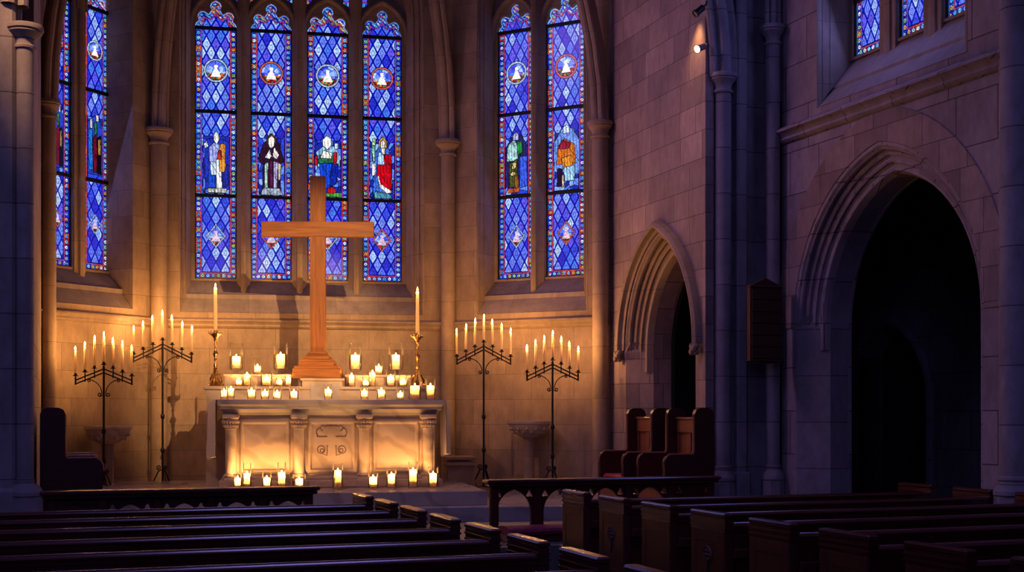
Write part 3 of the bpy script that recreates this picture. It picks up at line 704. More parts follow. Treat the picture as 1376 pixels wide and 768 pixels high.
# ------------------------------------------------------------------ altar
SC = FPX / 14.93
def ax_(px, v=0): return AL.u(px, v)
altar = empty('altar', AL.p(0, 0, PLZ), AL.a)
tag(altar, 'pale marble altar with four carved pilasters and recessed front panels below the cross', 'altar')
aL, aR = ax_(292), ax_(597); aC = (aL + aR) / 2; HT = zat(537, 14.93) - PLZ
b = MB(); b.box(aL + .10, aR - .10, .10, .72, 0, HT - .16); b.box(aL + .02, aR - .02, .015, .74, 0, .09, b=.01); b.box(aL + .05, aR - .05, .04, .74, .085, .13, b=.01)
b.build('body', 'marble_altar', altar)
s = MB(); hy = [(.0, 0), (-.0, -.045), (.02, -.055), (.03, -.075), (.025, -.095), (.055, -.115), (.075, -.135), (.085, -.165)]
def rect_ring(i, z): return [(aL + i, i - .03, z), (aR - i, i - .03, z), (aR - i, .78 - i, z), (aL + i, .78 - i, z)]
s.rings([rect_ring(.012, HT)] + [rect_ring(a, HT + b2 - .008) for a, b2 in hy], cap=True)
s.build('table_slab', 'marble_slab', altar, smooth=20)
pil = [ax_(310), ax_(402), ax_(490), ax_(576)]
for i, u in enumerate(pil):
    zc = HT - .165
    p = MB(); p.lathe([(.062, .15), (.062, zc - .16)], 20, c=(u, .075)); pp = p.build('pilaster', 'marble_altar', altar)
    c = MB(); c.lathe([(.060, zc - .175), (.070, zc - .17), (.070, zc - .155), (.060, zc - .15), (.066, zc - .11), (.085, zc - .06), (.092, zc - .045)], 20, c=(u, .075))
    c.box(u - .095, u + .095, -.02, .17, zc - .045, zc, b=.008)
    for q in range(10):
        a_ = PI + q / 9 * PI
        for lev, rr in ((.13, .076), (.085, .090)):
            c.lathe([(0, .022), (.014, .012), (.017, 0), (.010, -.018), (0, -.022)], 6, Matrix.Translation((u + rr * math.cos(a_ + lev), .075 + rr * math.sin(a_ + lev), zc - lev)))
    c.build('capital', 'marble_altar', pp)
    c = MB(); c.lathe([(.062, .17), (.080, .155), (.086, .14), (.072, .125), (.078, .115), (.092, .10), (.092, .085)], 20, c=(u, .075)); c.box(u - .098, u + .098, -.02, .17, 0, .09, b=.008); c.build('pilaster_base', 'marble_altar', pp)
for i in range(3):
    a0, a1 = pil[i] + .10, pil[i + 1] - .10; z0, z1 = .17, HT - .23
    p = MB()
    def rr(d, y): return [(a0 + d, y, z0 + d), (a1 - d, y, z0 + d), (a1 - d, y, z1 - d), (a0 + d, y, z1 - d)]
    p.rings([rr(-.01, .10), rr(.0, .085), rr(.015, .070), rr(.03, .072), rr(.045, .092), rr(.05, .098)]); p.add(rr(.05, .098), [(0, 1, 2, 3)])
    pan = p.build('front_panel', 'marble_altar', altar, smooth=20)
    if i == 1:
        c = (a0 + a1) / 2; zc_ = (z0 + z1) / 2 + .06; C_ = []
        # incised cross patonce: outline of four flared leafy arms
        def arc(cx_, cz_, r_, t0, t1, n=10): return [(cx_ + r_ * math.cos(t0 + (t1 - t0) * i / n), .096, cz_ + r_ * math.sin(t0 + (t1 - t0) * i / n)) for i in range(n + 1)]
        for sx in (-1, 1):
            C_.append(([(c + sx * .05, .096, zc_ + .05), (c + sx * .16, .096, zc_ + .05)], .005, 5))
            C_.append(([(c + sx * .17, .096, zc_ + .05)] + arc(c + sx * .125, zc_ + .10, .05, -PI / 2 + sx * .6, PI / 2 if sx > 0 else -3 * PI / 2), .006, 5))
            C_.append(([(c + sx * .07, .096, zc_ + .16)] + arc(c + sx * .10, zc_ + .15, .03, PI / 2 if sx > 0 else PI / 2, (-PI / 2 if sx > 0 else 3 * PI / 2)), .005, 5))
            C_.append((arc(c + sx * .12, zc_ - .10, .045, 0, 2 * PI, 14), .005, 5)); C_.append((arc(c + sx * .11, zc_ - .11, .022, 0, 2 * PI, 10), .005, 5))
            C_.append(([(c + sx * .05, .096, zc_ - .05), (c + sx * .055, .096, zc_ - .17), (c + sx * .10, .096, zc_ - .15)], .005, 5))
        C_.append(([(c - .07, .096, zc_ + .175), (c + .07, .096, zc_ + .175)], .007, 5))
        for pth, r_, n_s in C_:
            e = MB(); e.tube(pth, r_, n_s); e.build('incised_line', 'engraved', pan)
# linen cloth lying over the slab and hanging at both ends
cl = MB(); th = .006; y0, y1 = .02, .60
for sg, u in ((-1, aL), (1, aR)):
    n = 14; rows = []
    for i in range(n + 1):
        y = y0 + (y1 - y0) * i / n; wv = (.085 if sg < 0 else .055) * (1 - abs((i % 4) - 2) / 2) + .004
        drop = (.68 if sg < 0 else .66) + (.03 * (1 - i / n) * -1 + .02 * i / n)
        rows.append([(u + sg * (.014 + wv * .3), y, HT + .005), (u + sg * (.016 + wv), y, HT - .06), (u + sg * (.018 + wv), y, HT - .35), (u + sg * (.022 + wv * 1.1), y, HT - drop)])
    cl.rings(rows, closed=False); cl.rings([[(x + sg * th, y, z) for x, y, z in r] for r in rows], closed=False)
cl.box(aL - .014, aR + .014, y0, y1, HT + .0005, HT + .005)
co = cl.build('altar_cloth', 'linen', None, M=Matrix.Translation(AL.p(0, 0, PLZ)) @ Matrix.Rotation(AL.a, 4, 'Z'))
tag(co, 'narrow white linen altar cloth hanging down at both ends of the altar', 'cloth')

# gradine (stepped shelf behind the altar)
gr = empty('altar_shelf', AL.p(0, 0, PLZ), AL.a); tag(gr, 'stepped pale stone shelf behind the altar carrying rows of candles', 'shelf')
G1, G2, GB = .80, 1.0, .79
def gz(py, v): return zat(py, AL.depth(aC, v)) - PLZ
zl, zu, zc3 = gz(519, G1), gz(503, G2), gz(508, GB)
b = MB(); gl, g_r = ax_(275, G1), ax_(586, G1)
b.box(gl + .015, g_r - .015, G1, G1 + .62, 0, zl - .04); b.box(gl - .015, g_r + .015, G1 - .02, G1 + .64, zl - .04, zl, b=.008); b.build('lower_tier', 'marble_altar', gr)
ul, ur = ax_(301, G2), ax_(552, G2)
for xa, xb in ((ul, ax_(392.5, G2)), (ax_(464, G2), ur)):
    b = MB(); b.box(xa + .01, xb - .01, G2, G2 + .30, zl, zu - .03); b.box(xa - .01, xb, G2 - .015, G2 + .32, zu - .03, zu, b=.006); b.build('upper_tier', 'marble_altar', gr)
b = MB(); c0, c1 = ax_(405, GB), ax_(461, GB); b.box(c0 + .01, c1 - .01, GB, GB + .5, zl * .5, zc3 - .03); b.box(c0 - .015, c1 + .015, GB - .02, GB + .52, zc3 - .03, zc3, b=.006)
pb = b.build('cross_block', 'marble_altar', gr)
b = MB(); b.box(ax_(417, GB), ax_(456, GB), GB - .012, GB + .01, HT + .01, zc3 - .05); b.build('veined_panel', 'marble_slab', pb)

# ------------------------------------------------------------------ wooden cross
cx_u = ax_(427.3, GB + .22); cr = empty('altar_cross', AL.p(cx_u, GB + .22, PLZ + zc3), AL.a - .16)
tag(cr, 'large plain orange-brown wooden cross on a stepped base above the altar', 'cross')
Dc = cr.location.y; pm_ = FPX / Dc
tz = lambda py: zat(py, Dc) - (PLZ + zc3)
hw_ = 10.3 / pm_
b = MB()
zt_, zs_ = 0.0, tz(473) / 35.0
for (wd, n0, n1) in ((31.5, 0, 13), (29.5, 13, 16.5), (23.5, 16.5, 22), (21.5, 22, 25), (16.5, 25, 29.5), (14, 29.5, 32), (12.2, 32, 35.5)):
    h_ = wd / pm_; b.box(-h_, h_, -min(h_, .17), min(h_, .17), n0 * zs_, n1 * zs_, b=.003)
b.build('stepped_base', 'cross_wood_across', cr)
b = MB(); b.box(-hw_, hw_, -.045, .045, tz(474), tz(237), b=.005); b.build('upright', 'cross_wood', cr)
b = MB(); b.box(-75 / pm_, 75 / pm_, -.048, .048, tz(318.5), tz(298), b=.005); b.build('crossbeam', 'cross_wood_across', cr)

# ------------------------------------------------------------------ candles
flame_mb = MB(); flame_mb.lathe([(0, 0), (.0058, .005), (.0086, .013), (.0084, .022), (.0056, .034), (.0022, .045), (0, .053)], 10)
fl0 = flame_mb.build('flame', 'flame'); FL = fl0.data; bpy.data.objects.remove(fl0)
wk = MB(); wk.lathe([(0, -.012), (.0014, -.012), (.0012, .010), (0, .012)], 6); wk0 = wk.build('wick', 'lead'); WK = wk0.data; bpy.data.objects.remove(wk0)
def child(name, me, parent, loc=(0, 0, 0), sc3=None):
    o = bpy.data.objects.new(name, me); COL.objects.link(o); o.parent = parent; o.location = loc
    if sc3: o.scale = sc3
    return o
def flame_light(parent, z, e):
    l = LD.get(e)
    if l is None:
        l = bpy.data.lights.new('candle_light', 'POINT'); l.energy = e; l.color = (1, .46, .13); l.shadow_soft_size = .006; LD[e] = l
    o = bpy.data.objects.new('candle_light', l); COL.objects.link(o); o.parent = parent; o.location = (0, 0, z)
LD = {}
TM = {}
def taper(loc, h, r, label, group=None, energy=None, tilt=(0, 0), wax='wax'):
    key = (round(h, 3), r)
    if key not in TM:
        m_ = MB(); m_.lathe([(0, 0), (r * 1.05, 0), (r, h * .5), (r * .84, h - .010), (r * .82, h)], 12)
        o_ = m_.build('taper_candle', 'wax'); TM[key] = o_.data; bpy.data.objects.remove(o_)
    o = bpy.data.objects.new('taper_candle', TM[key]); COL.objects.link(o); o.location = loc; o.rotation_euler = (tilt[0], tilt[1], 0)
    tag(o, label, 'candle', group)
    child('wick', WK, o, (0, 0, h)); child('flame', FL, o, (0, 0, h + .004))
    flame_light(o, h + .018, energy or FLAME_W['taper'])
    return o
PM = {}
def pillar(loc, h, r, label, group, energy, fs=1.0):
    key = (round(h, 3), round(r, 3))
    if key not in PM:
        m_ = MB(); pool = h * .32
        m_.lathe([(0, 0.002), (r * .98, 0.002), (r, .006), (r, h - .004), (r * .97, h), (r * .93, h - .003)], 20)
        m_.lathe([(r * .96, pool), (r * .5, pool - .002), (0, pool)], 20)
        o_ = m_.build('pillar_candle', 'wax'); PM[key] = (o_.data, pool); bpy.data.objects.remove(o_)
    me, pool = PM[key]
    o = bpy.data.objects.new('pillar_candle', me); COL.objects.link(o); o.location = loc; tag(o, label, 'candle', group)
    child('wick', WK, o, (0, 0, h - .022)); child('flame', FL, o, (0, 0, h - .020), (fs * 1.15, fs * 1.15, fs))
    flame_light(o, h - .008, energy)
    return o
JM = {}
def jar(loc, r, h, label, group, foot=0):
    key = (round(r, 3), round(h, 3), foot)
    if key not in JM:
        m_ = MB(); n = 28
        if foot:
            m_.lathe([(0, 0), (r * .72, 0), (r * .75, .008), (r * .30, .018), (r * .22, foot * .5), (r * .30, foot - .010), (r * .78, foot), (r * .97, foot + .02), (r, foot + .05), (r, h), (r * .95, h), (r * .95, foot + .05), (r * .90, foot + .024), (0, foot + .014)], n)
        else:
            m_.lathe([(0, 0), (r * .96, 0), (r, .006), (r, h), (r * .95, h), (r * .95, .012), (0, .012)], n)
        o_ = m_.build('glass_candle_holder', 'jar_glass'); JM[key] = o_.data; bpy.data.objects.remove(o_)
    o = bpy.data.objects.new('glass_candle_holder', JM[key]); COL.objects.link(o); o.location = loc
    return tag(o, label, 'candle holder', group)

G_UP, G_MID, G_FR, G_FL = 'candles on the upper tier behind the altar', 'candles on the lower tier behind the altar', 'candles along the altar table top', 'candles on the step before the altar'
# (px, surface, half width px or 0 for none, glass top y, candle radius px, candle top y, foot, words)
def put(px, v, zsurf, gw, gtop, cw, ctop, foot, where, grp, e):
    p = AL.p(AL.u(px, v), v, 0); D = p.y; m_ = FPX / D
    zt = lambda y: zat(y, D) - zsurf
    lift = .014
    if gw:
        hj = zt(gtop); ft = .05 if foot else 0
        jar((p.x, p.y, zsurf + .001), gw / m_, hj, where[0], grp.replace('candles', 'glass holders'), ft)
        lift = (ft + .022) if ft else .014
    else: lift = .001
    hc = max(.03, zt(ctop) - lift)
    pillar((p.x, p.y, zsurf + .001 + lift), hc, cw / m_, where[1], grp, e, 1.0)
zS = PLZ + HT + .0055; zL = PLZ + zl; zU = PLZ + zu
J, Bq = FLAME_W['jar'], FLAME_W['big']
up = [
 (317.5, 9, 461, 5.2, 479, 1, 'tall footed glass hurricane at the left end of the upper tier', 'thick pillar candle in the leftmost tall hurricane glass'),
 (346, 5.2, 481, 4.4, 492, 0, 'small clear glass between the two tall hurricanes left of the cross', 'short candle in the small glass between the two left hurricanes'),
 (377, 9.5, 461, 5.2, 476, 1, 'tall footed glass hurricane nearest the cross on its left', 'thick pillar candle in the tall hurricane just left of the cross'),
 (477.5, 8.5, 461, 5.4, 477, 1, 'tall footed glass hurricane nearest the cross on its right', 'thick pillar candle in the tall hurricane just right of the cross'),
 (509, 5.4, 481, 4.4, 492, 0, 'small clear glass between the two tall hurricanes right of the cross', 'short candle in the small glass between the two right hurricanes'),
 (532, 10, 461, 5.0, 477, 1, 'widest tall footed hurricane glass at the right end of the upper tier', 'pillar candle in the wide hurricane beside the right brass candlestick'),
]
for (px, gw, gt, cw, ct, ft, a_, b_) in up: put(px, G2 + .14, zU, gw, gt, cw, ct, ft, (a_, b_), G_UP, Bq if ft else J)
mid = [
 (321, 4.6, 505, 3.6, 511, 'low clear glass at the left end of the lower tier', 'small glowing candle at the left end of the lower tier'),
 (332, 5.0, 501, 4.6, 503, 'squat clear glass second from the left on the lower tier', 'bright squat candle second from the left on the lower tier'),
 (358, 7.6, 499, 5.0, 506, 'wide clear glass on the lower tier under the hurricane left of the cross', 'fat candle in the wide glass left of centre on the lower tier'),
 (375.5, 4.6, 507, 4.2, 511, 'low round glass on the lower tier between two taller glasses', 'melted low candle third from the cross block on the lower tier'),
 (387.5, 4.2, 501, 3.2, 507, 'slim clear glass standing against the left side of the cross block', 'slim candle in the glass touching the left side of the cross block'),
 (472.5, 4.8, 501, 3.6, 504, 'slim clear glass just right of the cross block on the lower tier', 'slim candle just right of the cross block on the lower tier'),
 (491.5, 4.6, 506, 3.6, 512, 'lowest clear glass on the right half of the lower tier', 'low candle second right of the cross block'),
 (500.5, 4.2, 496, 4.0, 500, 'tall narrow glass on the lower tier under the small upper glass right of the cross', 'tallest candle on the right half of the lower tier'),
 (525, 6.6, 497, 4.2, 506, 'wide clear glass on the lower tier under the wide right hurricane', 'candle in the wide glass under the right hurricane'),
 (541.5, 5.2, 504, 4.2, 511, 'low glass on the lower tier left of the right brass candlestick', 'low candle on the lower tier left of the right brass candlestick'),
]
for (px, gw, gt, cw, ct, a_, b_) in mid: put(px, G1 + .09, zL, gw, gt, cw, ct, 0, (a_, b_), G_MID, J)
front = [
 (301, 4.4, 518, 3.6, 525, 'leftmost clear glass along the altar table top', 'leftmost candle along the altar table top'),
 (310.5, 4.2, 516, 3.6, 522, 'second clear glass from the left on the altar table top', 'tall-flamed candle second from the left on the altar table top'),
 (338, 5.8, 517, 4.4, 524, 'third clear glass from the left on the altar table top', 'pillar candle third from the left on the altar table top'),
 (356, 5.4, 519, 4.6, 526, 'rounded glass fourth from the left on the altar table top', 'low round candle fourth from the left on the altar table top'),
 (372.5, 5.6, 518, 4.6, 527, 'fifth clear glass from the left on the altar table top', 'wide candle fifth from the left on the altar table top'),
 (395, 6.2, 520, 4.0, 526, 'clear glass on the altar table top just left of the veined marble panel', 'candle on the altar table top just left of the veined marble panel'),
 (441, 5.2, 516, 4.4, 523, 'clear glass standing before the veined marble panel below the cross', 'lone candle before the veined marble panel below the cross'),
 (489.7, 5.2, 519, 4.6, 525, 'first clear glass right of the cross block on the altar table top', 'squat candle right of the cross block on the altar table top'),
 (512.5, 6.0, 517, 4.2, 524, 'clear glass on the altar table top midway between cross block and right end', 'leaning-flamed candle midway along the right half of the altar top'),
 (538, 5.0, 519, 4.0, 528, 'low glass beside the two tall cylinders at the right end of the altar top', 'short candle beside the two tall cylinders at the altar right end'),
 (557.5, 8.4, 508, 5.8, 518, 'widest glass cylinder near the right end of the altar table top', 'fattest pillar candle near the right end of the altar table top'),
 (578.5, 6.6, 509, 4.8, 518, 'tall glass cylinder at the extreme right end of the altar table top', 'pillar candle at the extreme right end of the altar table top'),
]
for (px, gw, gt, cw, ct, a_, b_) in front: put(px, .38, zS, gw, gt, cw, ct, 0, (a_, b_), G_FR, J)
floor_ = [
 (319.5, .02, 5.2, 636, 4.2, 642, 'low glass at the left end of the row before the altar', 'low candle at the left end of the row before the altar'),
 (332, .0, 5.4, 622, 4.2, 636, 'tall glass second from the left before the altar', 'candle in the tall glass second from the left before the altar'),
 (358.5, -.06, 6.2, 634, 4.4, 642, 'short glass third from the left before the altar', 'short candle third from the left before the altar'),
 (378.5, -.03, 5.6, 621, 4.8, 635, 'tall glass fourth from the left before the altar', 'candle in the tall glass fourth from the left before the altar'),
 (402, -.0, 9.0, 637, 4.6, 643, 'wide low glass bowl by the second pilaster before the altar', 'low candle in the wide bowl by the second altar pilaster'),
 (454, -.12, 7.0, 622, 4.2, 632, 'tallest glass standing alone below the incised cross panel', 'pillar candle standing alone below the incised cross panel'),
 (501.5, -.10, 6.6, 635, 5.2, 641, 'short glass by the third pilaster before the altar', 'squat candle by the third pilaster before the altar'),
 (526, -.12, 6.8, 631, 4.4, 637, 'square-shouldered glass third from the right before the altar', 'candle third from the right end before the altar'),
 (555, -.02, 6.4, 620, 4.8, 631, 'tall glass second from the right before the altar', 'candle in the tall glass second from the right before the altar'),
 (582, -.06, 7.0, 627, 4.6, 636, 'tall glass at the right end of the row by the last pilaster', 'pillar candle at the right end of the row by the last pilaster'),
]
for (px, dv, gw, gt, cw, ct, a_, b_) in floor_: put(px, -.13 + dv, PLZ, gw, gt, cw, ct, 0, (a_, b_), G_FL, Bq)

# brass candlesticks with long tapers
def candlestick(px, v, zb, top_y, side, ctop):
    p = AL.p(AL.u(px, v), v, 0); D = p.y; h = zat(top_y, D) - zb
    root = empty('brass_candlestick', (p.x, p.y, zb)); tag(root, 'ornate tall brass altar candlestick at the %s end of the stepped shelf' % side, 'candlestick', 'brass altar candlesticks')
    b = MB()
    b.lathe([(0, 0), (.085, 0), (.088, .012), (.075, .022), (.080, .035), (.060, .055), (.045, .10), (.030, .16), (.034, .17), (.024, .185)], 6); b.build('foot', 'brass', root, smooth=20)
    s = MB(); s.lathe([(.022, .18), (.030, .20), (.018, .22), (.026, .25), (.016, .275), (.013, h * .46), (.022, h * .48), (.014, h * .50), (.026, h * .55), (.036, h * .58), (.024, h * .61), (.013, h * .64), (.012, h * .72), (.020, h * .74), (.012, h * .76), (.012, h * .80), (.024, h * .82), (.016, h * .84)], 14); s.build('stem', 'brass', root)
    c = MB(); c.lathe([(.016, h * .84), (.030, h * .87), (.055, h * .91), (.072, h * .93), (.066, h * .94), (.03, h * .92), (.020, h * .95), (.022, h), (0, h)], 18)
    for q in range(6):
        a_ = q * PI / 3; c.tube([(.05 * math.cos(a_), .05 * math.sin(a_), h * .91), (.078 * math.cos(a_), .078 * math.sin(a_), h * .94), (.082 * math.cos(a_), .082 * math.sin(a_), h * .975)], [.008, .006, .003], 6)
    c.build('drip_pan', 'brass', root)
    for q in range(3):
        a_ = q * 2 * PI / 3 + .5; f_ = MB(); f_.tube([(.045 * math.cos(a_), .045 * math.sin(a_), .15), (.085 * math.cos(a_), .085 * math.sin(a_), .08), (.075 * math.cos(a_), .075 * math.sin(a_), .03), (.10 * math.cos(a_), .10 * math.sin(a_), .012)], [.010, .013, .010, .016], 8); f_.build('claw_foot', 'brass', root)
    hh = zat(ctop, D) - (zb + h)
    taper((p.x, p.y, zb + h - .002), hh, .0215, 'long thick ivory taper burning in the %s brass candlestick' % side, 'tapers in the brass candlesticks', 5)
candlestick(289.5, G1 + .12, zL + .001, 443, 'left', 386)
candlestick(561, G1 + .12, zL + .001, 447, 'right', 391)

# ------------------------------------------------------------------ wrought iron candelabra
ORD = ['leftmost', 'second from left', 'third from left', 'centre', 'third from right', 'second from right', 'rightmost']
def spiral(cx_, cz_, r0, a0, turns, sgn, n=18):
    return [(cx_ + r0 * (1 - .75 * i / n) * math.cos(a0 + sgn * turns * 2 * PI * i / n), 0, cz_ + r0 * (1 - .75 * i / n) * math.sin(a0 + sgn * turns * 2 * PI * i / n)) for i in range(n + 1)]
def candelabrum(px, D, apex_y, half, drop, zf, rz, which, tips, ch):
    p = at(px, D); H = zat(apex_y, D) - zf
    root = empty('floor_candelabrum', (p.x, D, zf), rz)
    tag(root, 'black wrought iron %s' % which, 'candelabrum', 'wrought iron floor candelabra')
    I = 'wrought_iron'
    b = MB(); b.tube([(0, 0, .06), (0, 0, H - .02)], .0135, 10); b.build('pole', I, root)
    for zz in (H * .50, H * .28):
        b = MB(); b.lathe([(.013, zz - .035), (.024, zz - .02), (.026, zz), (.024, zz + .02), (.013, zz + .035)], 12); b.build('knop', I, root)
    sock = []
    for sg in (-1, 1):
        b = MB()
        for off in (0, -.045):
            b.tube([(0, 0, H - .055 + off), (sg * half, 0, H - .055 + off - drop)], .0085, 6)
        b.tube([(sg * half, 0, H - .02 - drop), (sg * half, 0, H - .11 - drop)], .011, 6)
        for t in (.33, .66): b.tube([(sg * half * t, 0, H - .04 - drop * t), (sg * half * t, 0, H - .12 - drop * t)], .008, 6)
        b.build('arm', I, root)
        s = MB(); sx = sg
        path = [(sx * (half * .60 + (.022 - half * .60) * math.sin(i / 10 * PI / 2)), 0, H - .10 - drop * .60 - (1 - math.cos(i / 10 * PI / 2)) * .17) for i in range(11)]
        s.tube(path, .006, 6)
        e = path[-1]; s.tube(spiral(e[0] + sx * .024, e[2] - .008, .026, PI if sx > 0 else 0, 1.3, 1 if sx > 0 else -1), .0065, 6)
        e = path[0]; s.tube(spiral(e[0] - sx * .022, e[2] - .012, .022, PI / 2, 1.2, 1 if sx > 0 else -1), .0065, 6)
        s.build('scroll', I, root)
    for i in range(7):
        t = (i - 3) / 3; x = t * half; z = H - drop * abs(t)
        b = MB(); b.tube([(x, 0, z - .06), (x, 0, z)], .007, 6); b.lathe([(0, z - .012), (.024, z - .008), (.034, z), (.032, z + .004), (.012, z), (.014, z + .006), (.018, z + .024), (.0165, z + .026), (0, z + .012)], 12, c=(x, 0))
        b.build('candle_cup', I, root); sock.append((x, z + .014))
    for q in range(3):
        a_ = q * 2 * PI / 3 + PI / 6 + .4; Mq = Matrix.Rotation(a_, 4, 'Z'); f_ = MB()
        f_.tube([(.012, 0, .30), (.05, 0, .28), (.10, 0, .18), (.17, 0, .06), (.21, 0, .016)], .009, 6, Mq)
        f_.tube([(x, y, z) for x, y, z in spiral(.205, .034, .026, -PI / 2, 1.2, 1)], .008, 6, Mq)
        f_.tube([(x, y, z) for x, y, z in spiral(.045, .325, .032, -PI / 2, 1.3, 1)], .007, 6, Mq)
        f_.tube([(.012, 0, .08), (.07, 0, .06), (.12, 0, .12)], .006, 6, Mq)
        f_.build('foot', I, root)
    M = Matrix.Translation((p.x, D, zf)) @ Matrix.Rotation(rz, 4, 'Z')
    nm = which.split(' candelabrum')[0]
    for i, (x, z) in enumerate(sock):
        q = M @ Vector((x, 0, z)); hh = ch * (1 + .05 * random.uniform(-1, 1)) + .02 * (1 - abs(i - 3) / 3)
        taper(q, round(hh, 2), .0148, 'slim burning taper, %s on the %s' % (ORD[i], which), 'tapers on the iron candelabra', None, (random.uniform(-.012, .012), random.uniform(-.02, .02)))
candelabrum(218.5, 16.45, 456, .355, .18, TRZ, .19, 'taller candelabrum left of the altar', None, .295)
candelabrum(139.5, 15.42, 489, .32, .135, TRZ, .19, 'shorter candelabrum by the left wall', None, .295)
candelabrum(650, 16.75, 459, .345, .185, TRZ, .05, 'taller candelabrum right of the altar', None, .285)
candelabrum(742.5, 16.3, 483, .32, .155, TRZ, .02, 'shorter candelabrum by the right wall', None, .275)

# ------------------------------------------------------------------ stone basins and plinth
def basin(fr, px, v, ytop, hw, flat, label):
    u = fr.u(px, v); D = fr.depth(u, v); zt = fr.z(u, v, ytop)
    o = empty('stone_basin', fr.p(u, v, TRZ), fr.a); tag(o, label, 'basin', 'stone basins against the apse walls'); H = zt - TRZ
    b = MB()
    prof = [(0, H - .03), (hw * .80, H - .03), (hw * .86, H), (hw, H), (hw, H - .035), (hw * .93, H - .05), (hw * .90, H - .09), (hw * .70, H - .16), (hw * .40, H - .205), (hw * .25, H - .22), (0, H - .22)]
    b.lathe(prof, 24); b.build('bowl', 'marble_altar', o)
    c = MB()
    for q in range(26):
        a_ = q / 26 * 2 * PI; rr = hw * (.86 if q % 2 else .72); zz = H - (.10 if q % 2 else .145)
        c.lathe([(0, .028), (.018, .016), (.024, 0), (.014, -.02), (0, -.028)], 6, Matrix.Translation((rr * math.cos(a_), rr * math.sin(a_), zz)))
    c.build('carved_leaves', 'marble_altar', o)
    s = MB(); s.lathe([(.085, H - .21), (.075, H - .24), (.07, H - .26), (.07, .12), (.085, .10), (.10, .06), (.115, .05), (.115, 0)], 8 if flat else 20); s.build('pedestal', 'stone_trim', o)
basin(WR, 711, -.33, 565, .285, 0, 'carved stone bowl on a round pedestal behind the right candelabra')
basin(WL, 145, -.34, 572, .285, 1, 'pale stone basin on an octagonal pedestal behind the left candelabra')
pl = MB(); pu = ax_(600, 1.3); pl.box(pu, pu + .36, 1.25, 1.65, 0, .40, b=.01); pl.box(pu - .02, pu + .38, 1.23, 1.67, .34, .375, b=.008); pl.box(pu - .02, pu + .38, 1.23, 1.67, .42, .46, b=.008)
po = pl.build('stone_plinth', 'stone_trim', None, M=Matrix.Translation(AL.p(0, 0, TRZ)) @ Matrix.Rotation(AL.a, 4, 'Z')); tag(po, 'low moulded stone plinth in shade right behind the altar', 'plinth')

# ------------------------------------------------------------------ altar rails and kneelers
def rail(u0, u1, v, zb, label, narch, extra=None):
    o = empty('communion_rail', NV.p(u0, v, zb), NV.a); tag(o, label, 'rail', 'dark wooden communion rails'); L = u1 - u0; H = 1.61 - .629 - zb
    t = MB(); t.box(-.05, L + .05, -.09, .09, H - .035, H, b=.012); t.box(-.03, L + .03, -.07, .07, H - .065, H - .035, b=.008); t.build('handrail', 'polished_wood', o)
    b = MB(); b.box(0, L, -.035, .035, 0, .055, b=.008); b.build('bottom_rail', 'dark_wood', o)
    sp = L / narch; holes = []
    for i in range(narch):
        c = sp * (i + .5); w_ = sp / 2 - .062
        holes.append(arch(c, w_, .06, H * .44, w_ * 1.28, 8))
        for sg in (-1, 1):
            x = c + sg * w_ * .90; z = H * .44 + w_ * 1.0
            holes.append([(x + .030 * (1 + .35 * math.cos(3 * a)) * math.cos(a + PI / 2), z + .030 * (1 + .35 * math.cos(3 * a)) * math.sin(a + PI / 2)) for a in [k * 2 * PI / 12 for k in range(12)]])
    a_ = MB(); a_.plate([(0, .056), (0, H - .066), (L, H - .066), (L, .056)], holes, -.02, .02); a_.build('arcaded_panel', 'dark_wood', o, smooth=0)
    for i in range(narch + 1):
        x = min(max(sp * i, .04), L - .04); p_ = MB(); p_.box(x - .035, x + .035, -.045, .045, .0, H - .066, b=.008); p_.build('post', 'dark_wood', o)
VR = 11.40
r0 = NV.u(655, 11.42); r1 = NV.u(953, 11.52)
rail(r0 + .03, r1, 11.44, FZ, 'dark carved communion rail right of the central gap, with pointed arches', 5)
l1 = NV.u(428, 10.98); l0 = NV.u(62, 10.98)
rail(l0, l1 - .05, 10.98, FZ - .03 + .03, 'dark carved communion rail left of the gap, below the altar', 5)
def kneeler(u0, u1, v, label):
    o = empty('kneeling_bench', NV.p(u0, v, FZ), NV.a); tag(o, label, 'kneeler'); L = u1 - u0
    b = MB(); b.box(0, L, -.13, .13, 0, .07, b=.01); b.build('bench', 'dark_wood', o)
    c = MB(); n = 8; pr = [(-.14, .072), (-.15, .10), (-.14, .125), (-.10, .14), (0, .146), (.10, .14), (.14, .125), (.15, .10), (.14, .072)]
    c.rings([[(0, y, z) for y, z in pr], [(L, y, z) for y, z in pr]], cap=True); c.build('cushion', 'magenta_velvet', o)
kneeler(r0 + .06, r1 - .1, 11.15, 'long dark crimson velvet kneeler in front of the right communion rail')

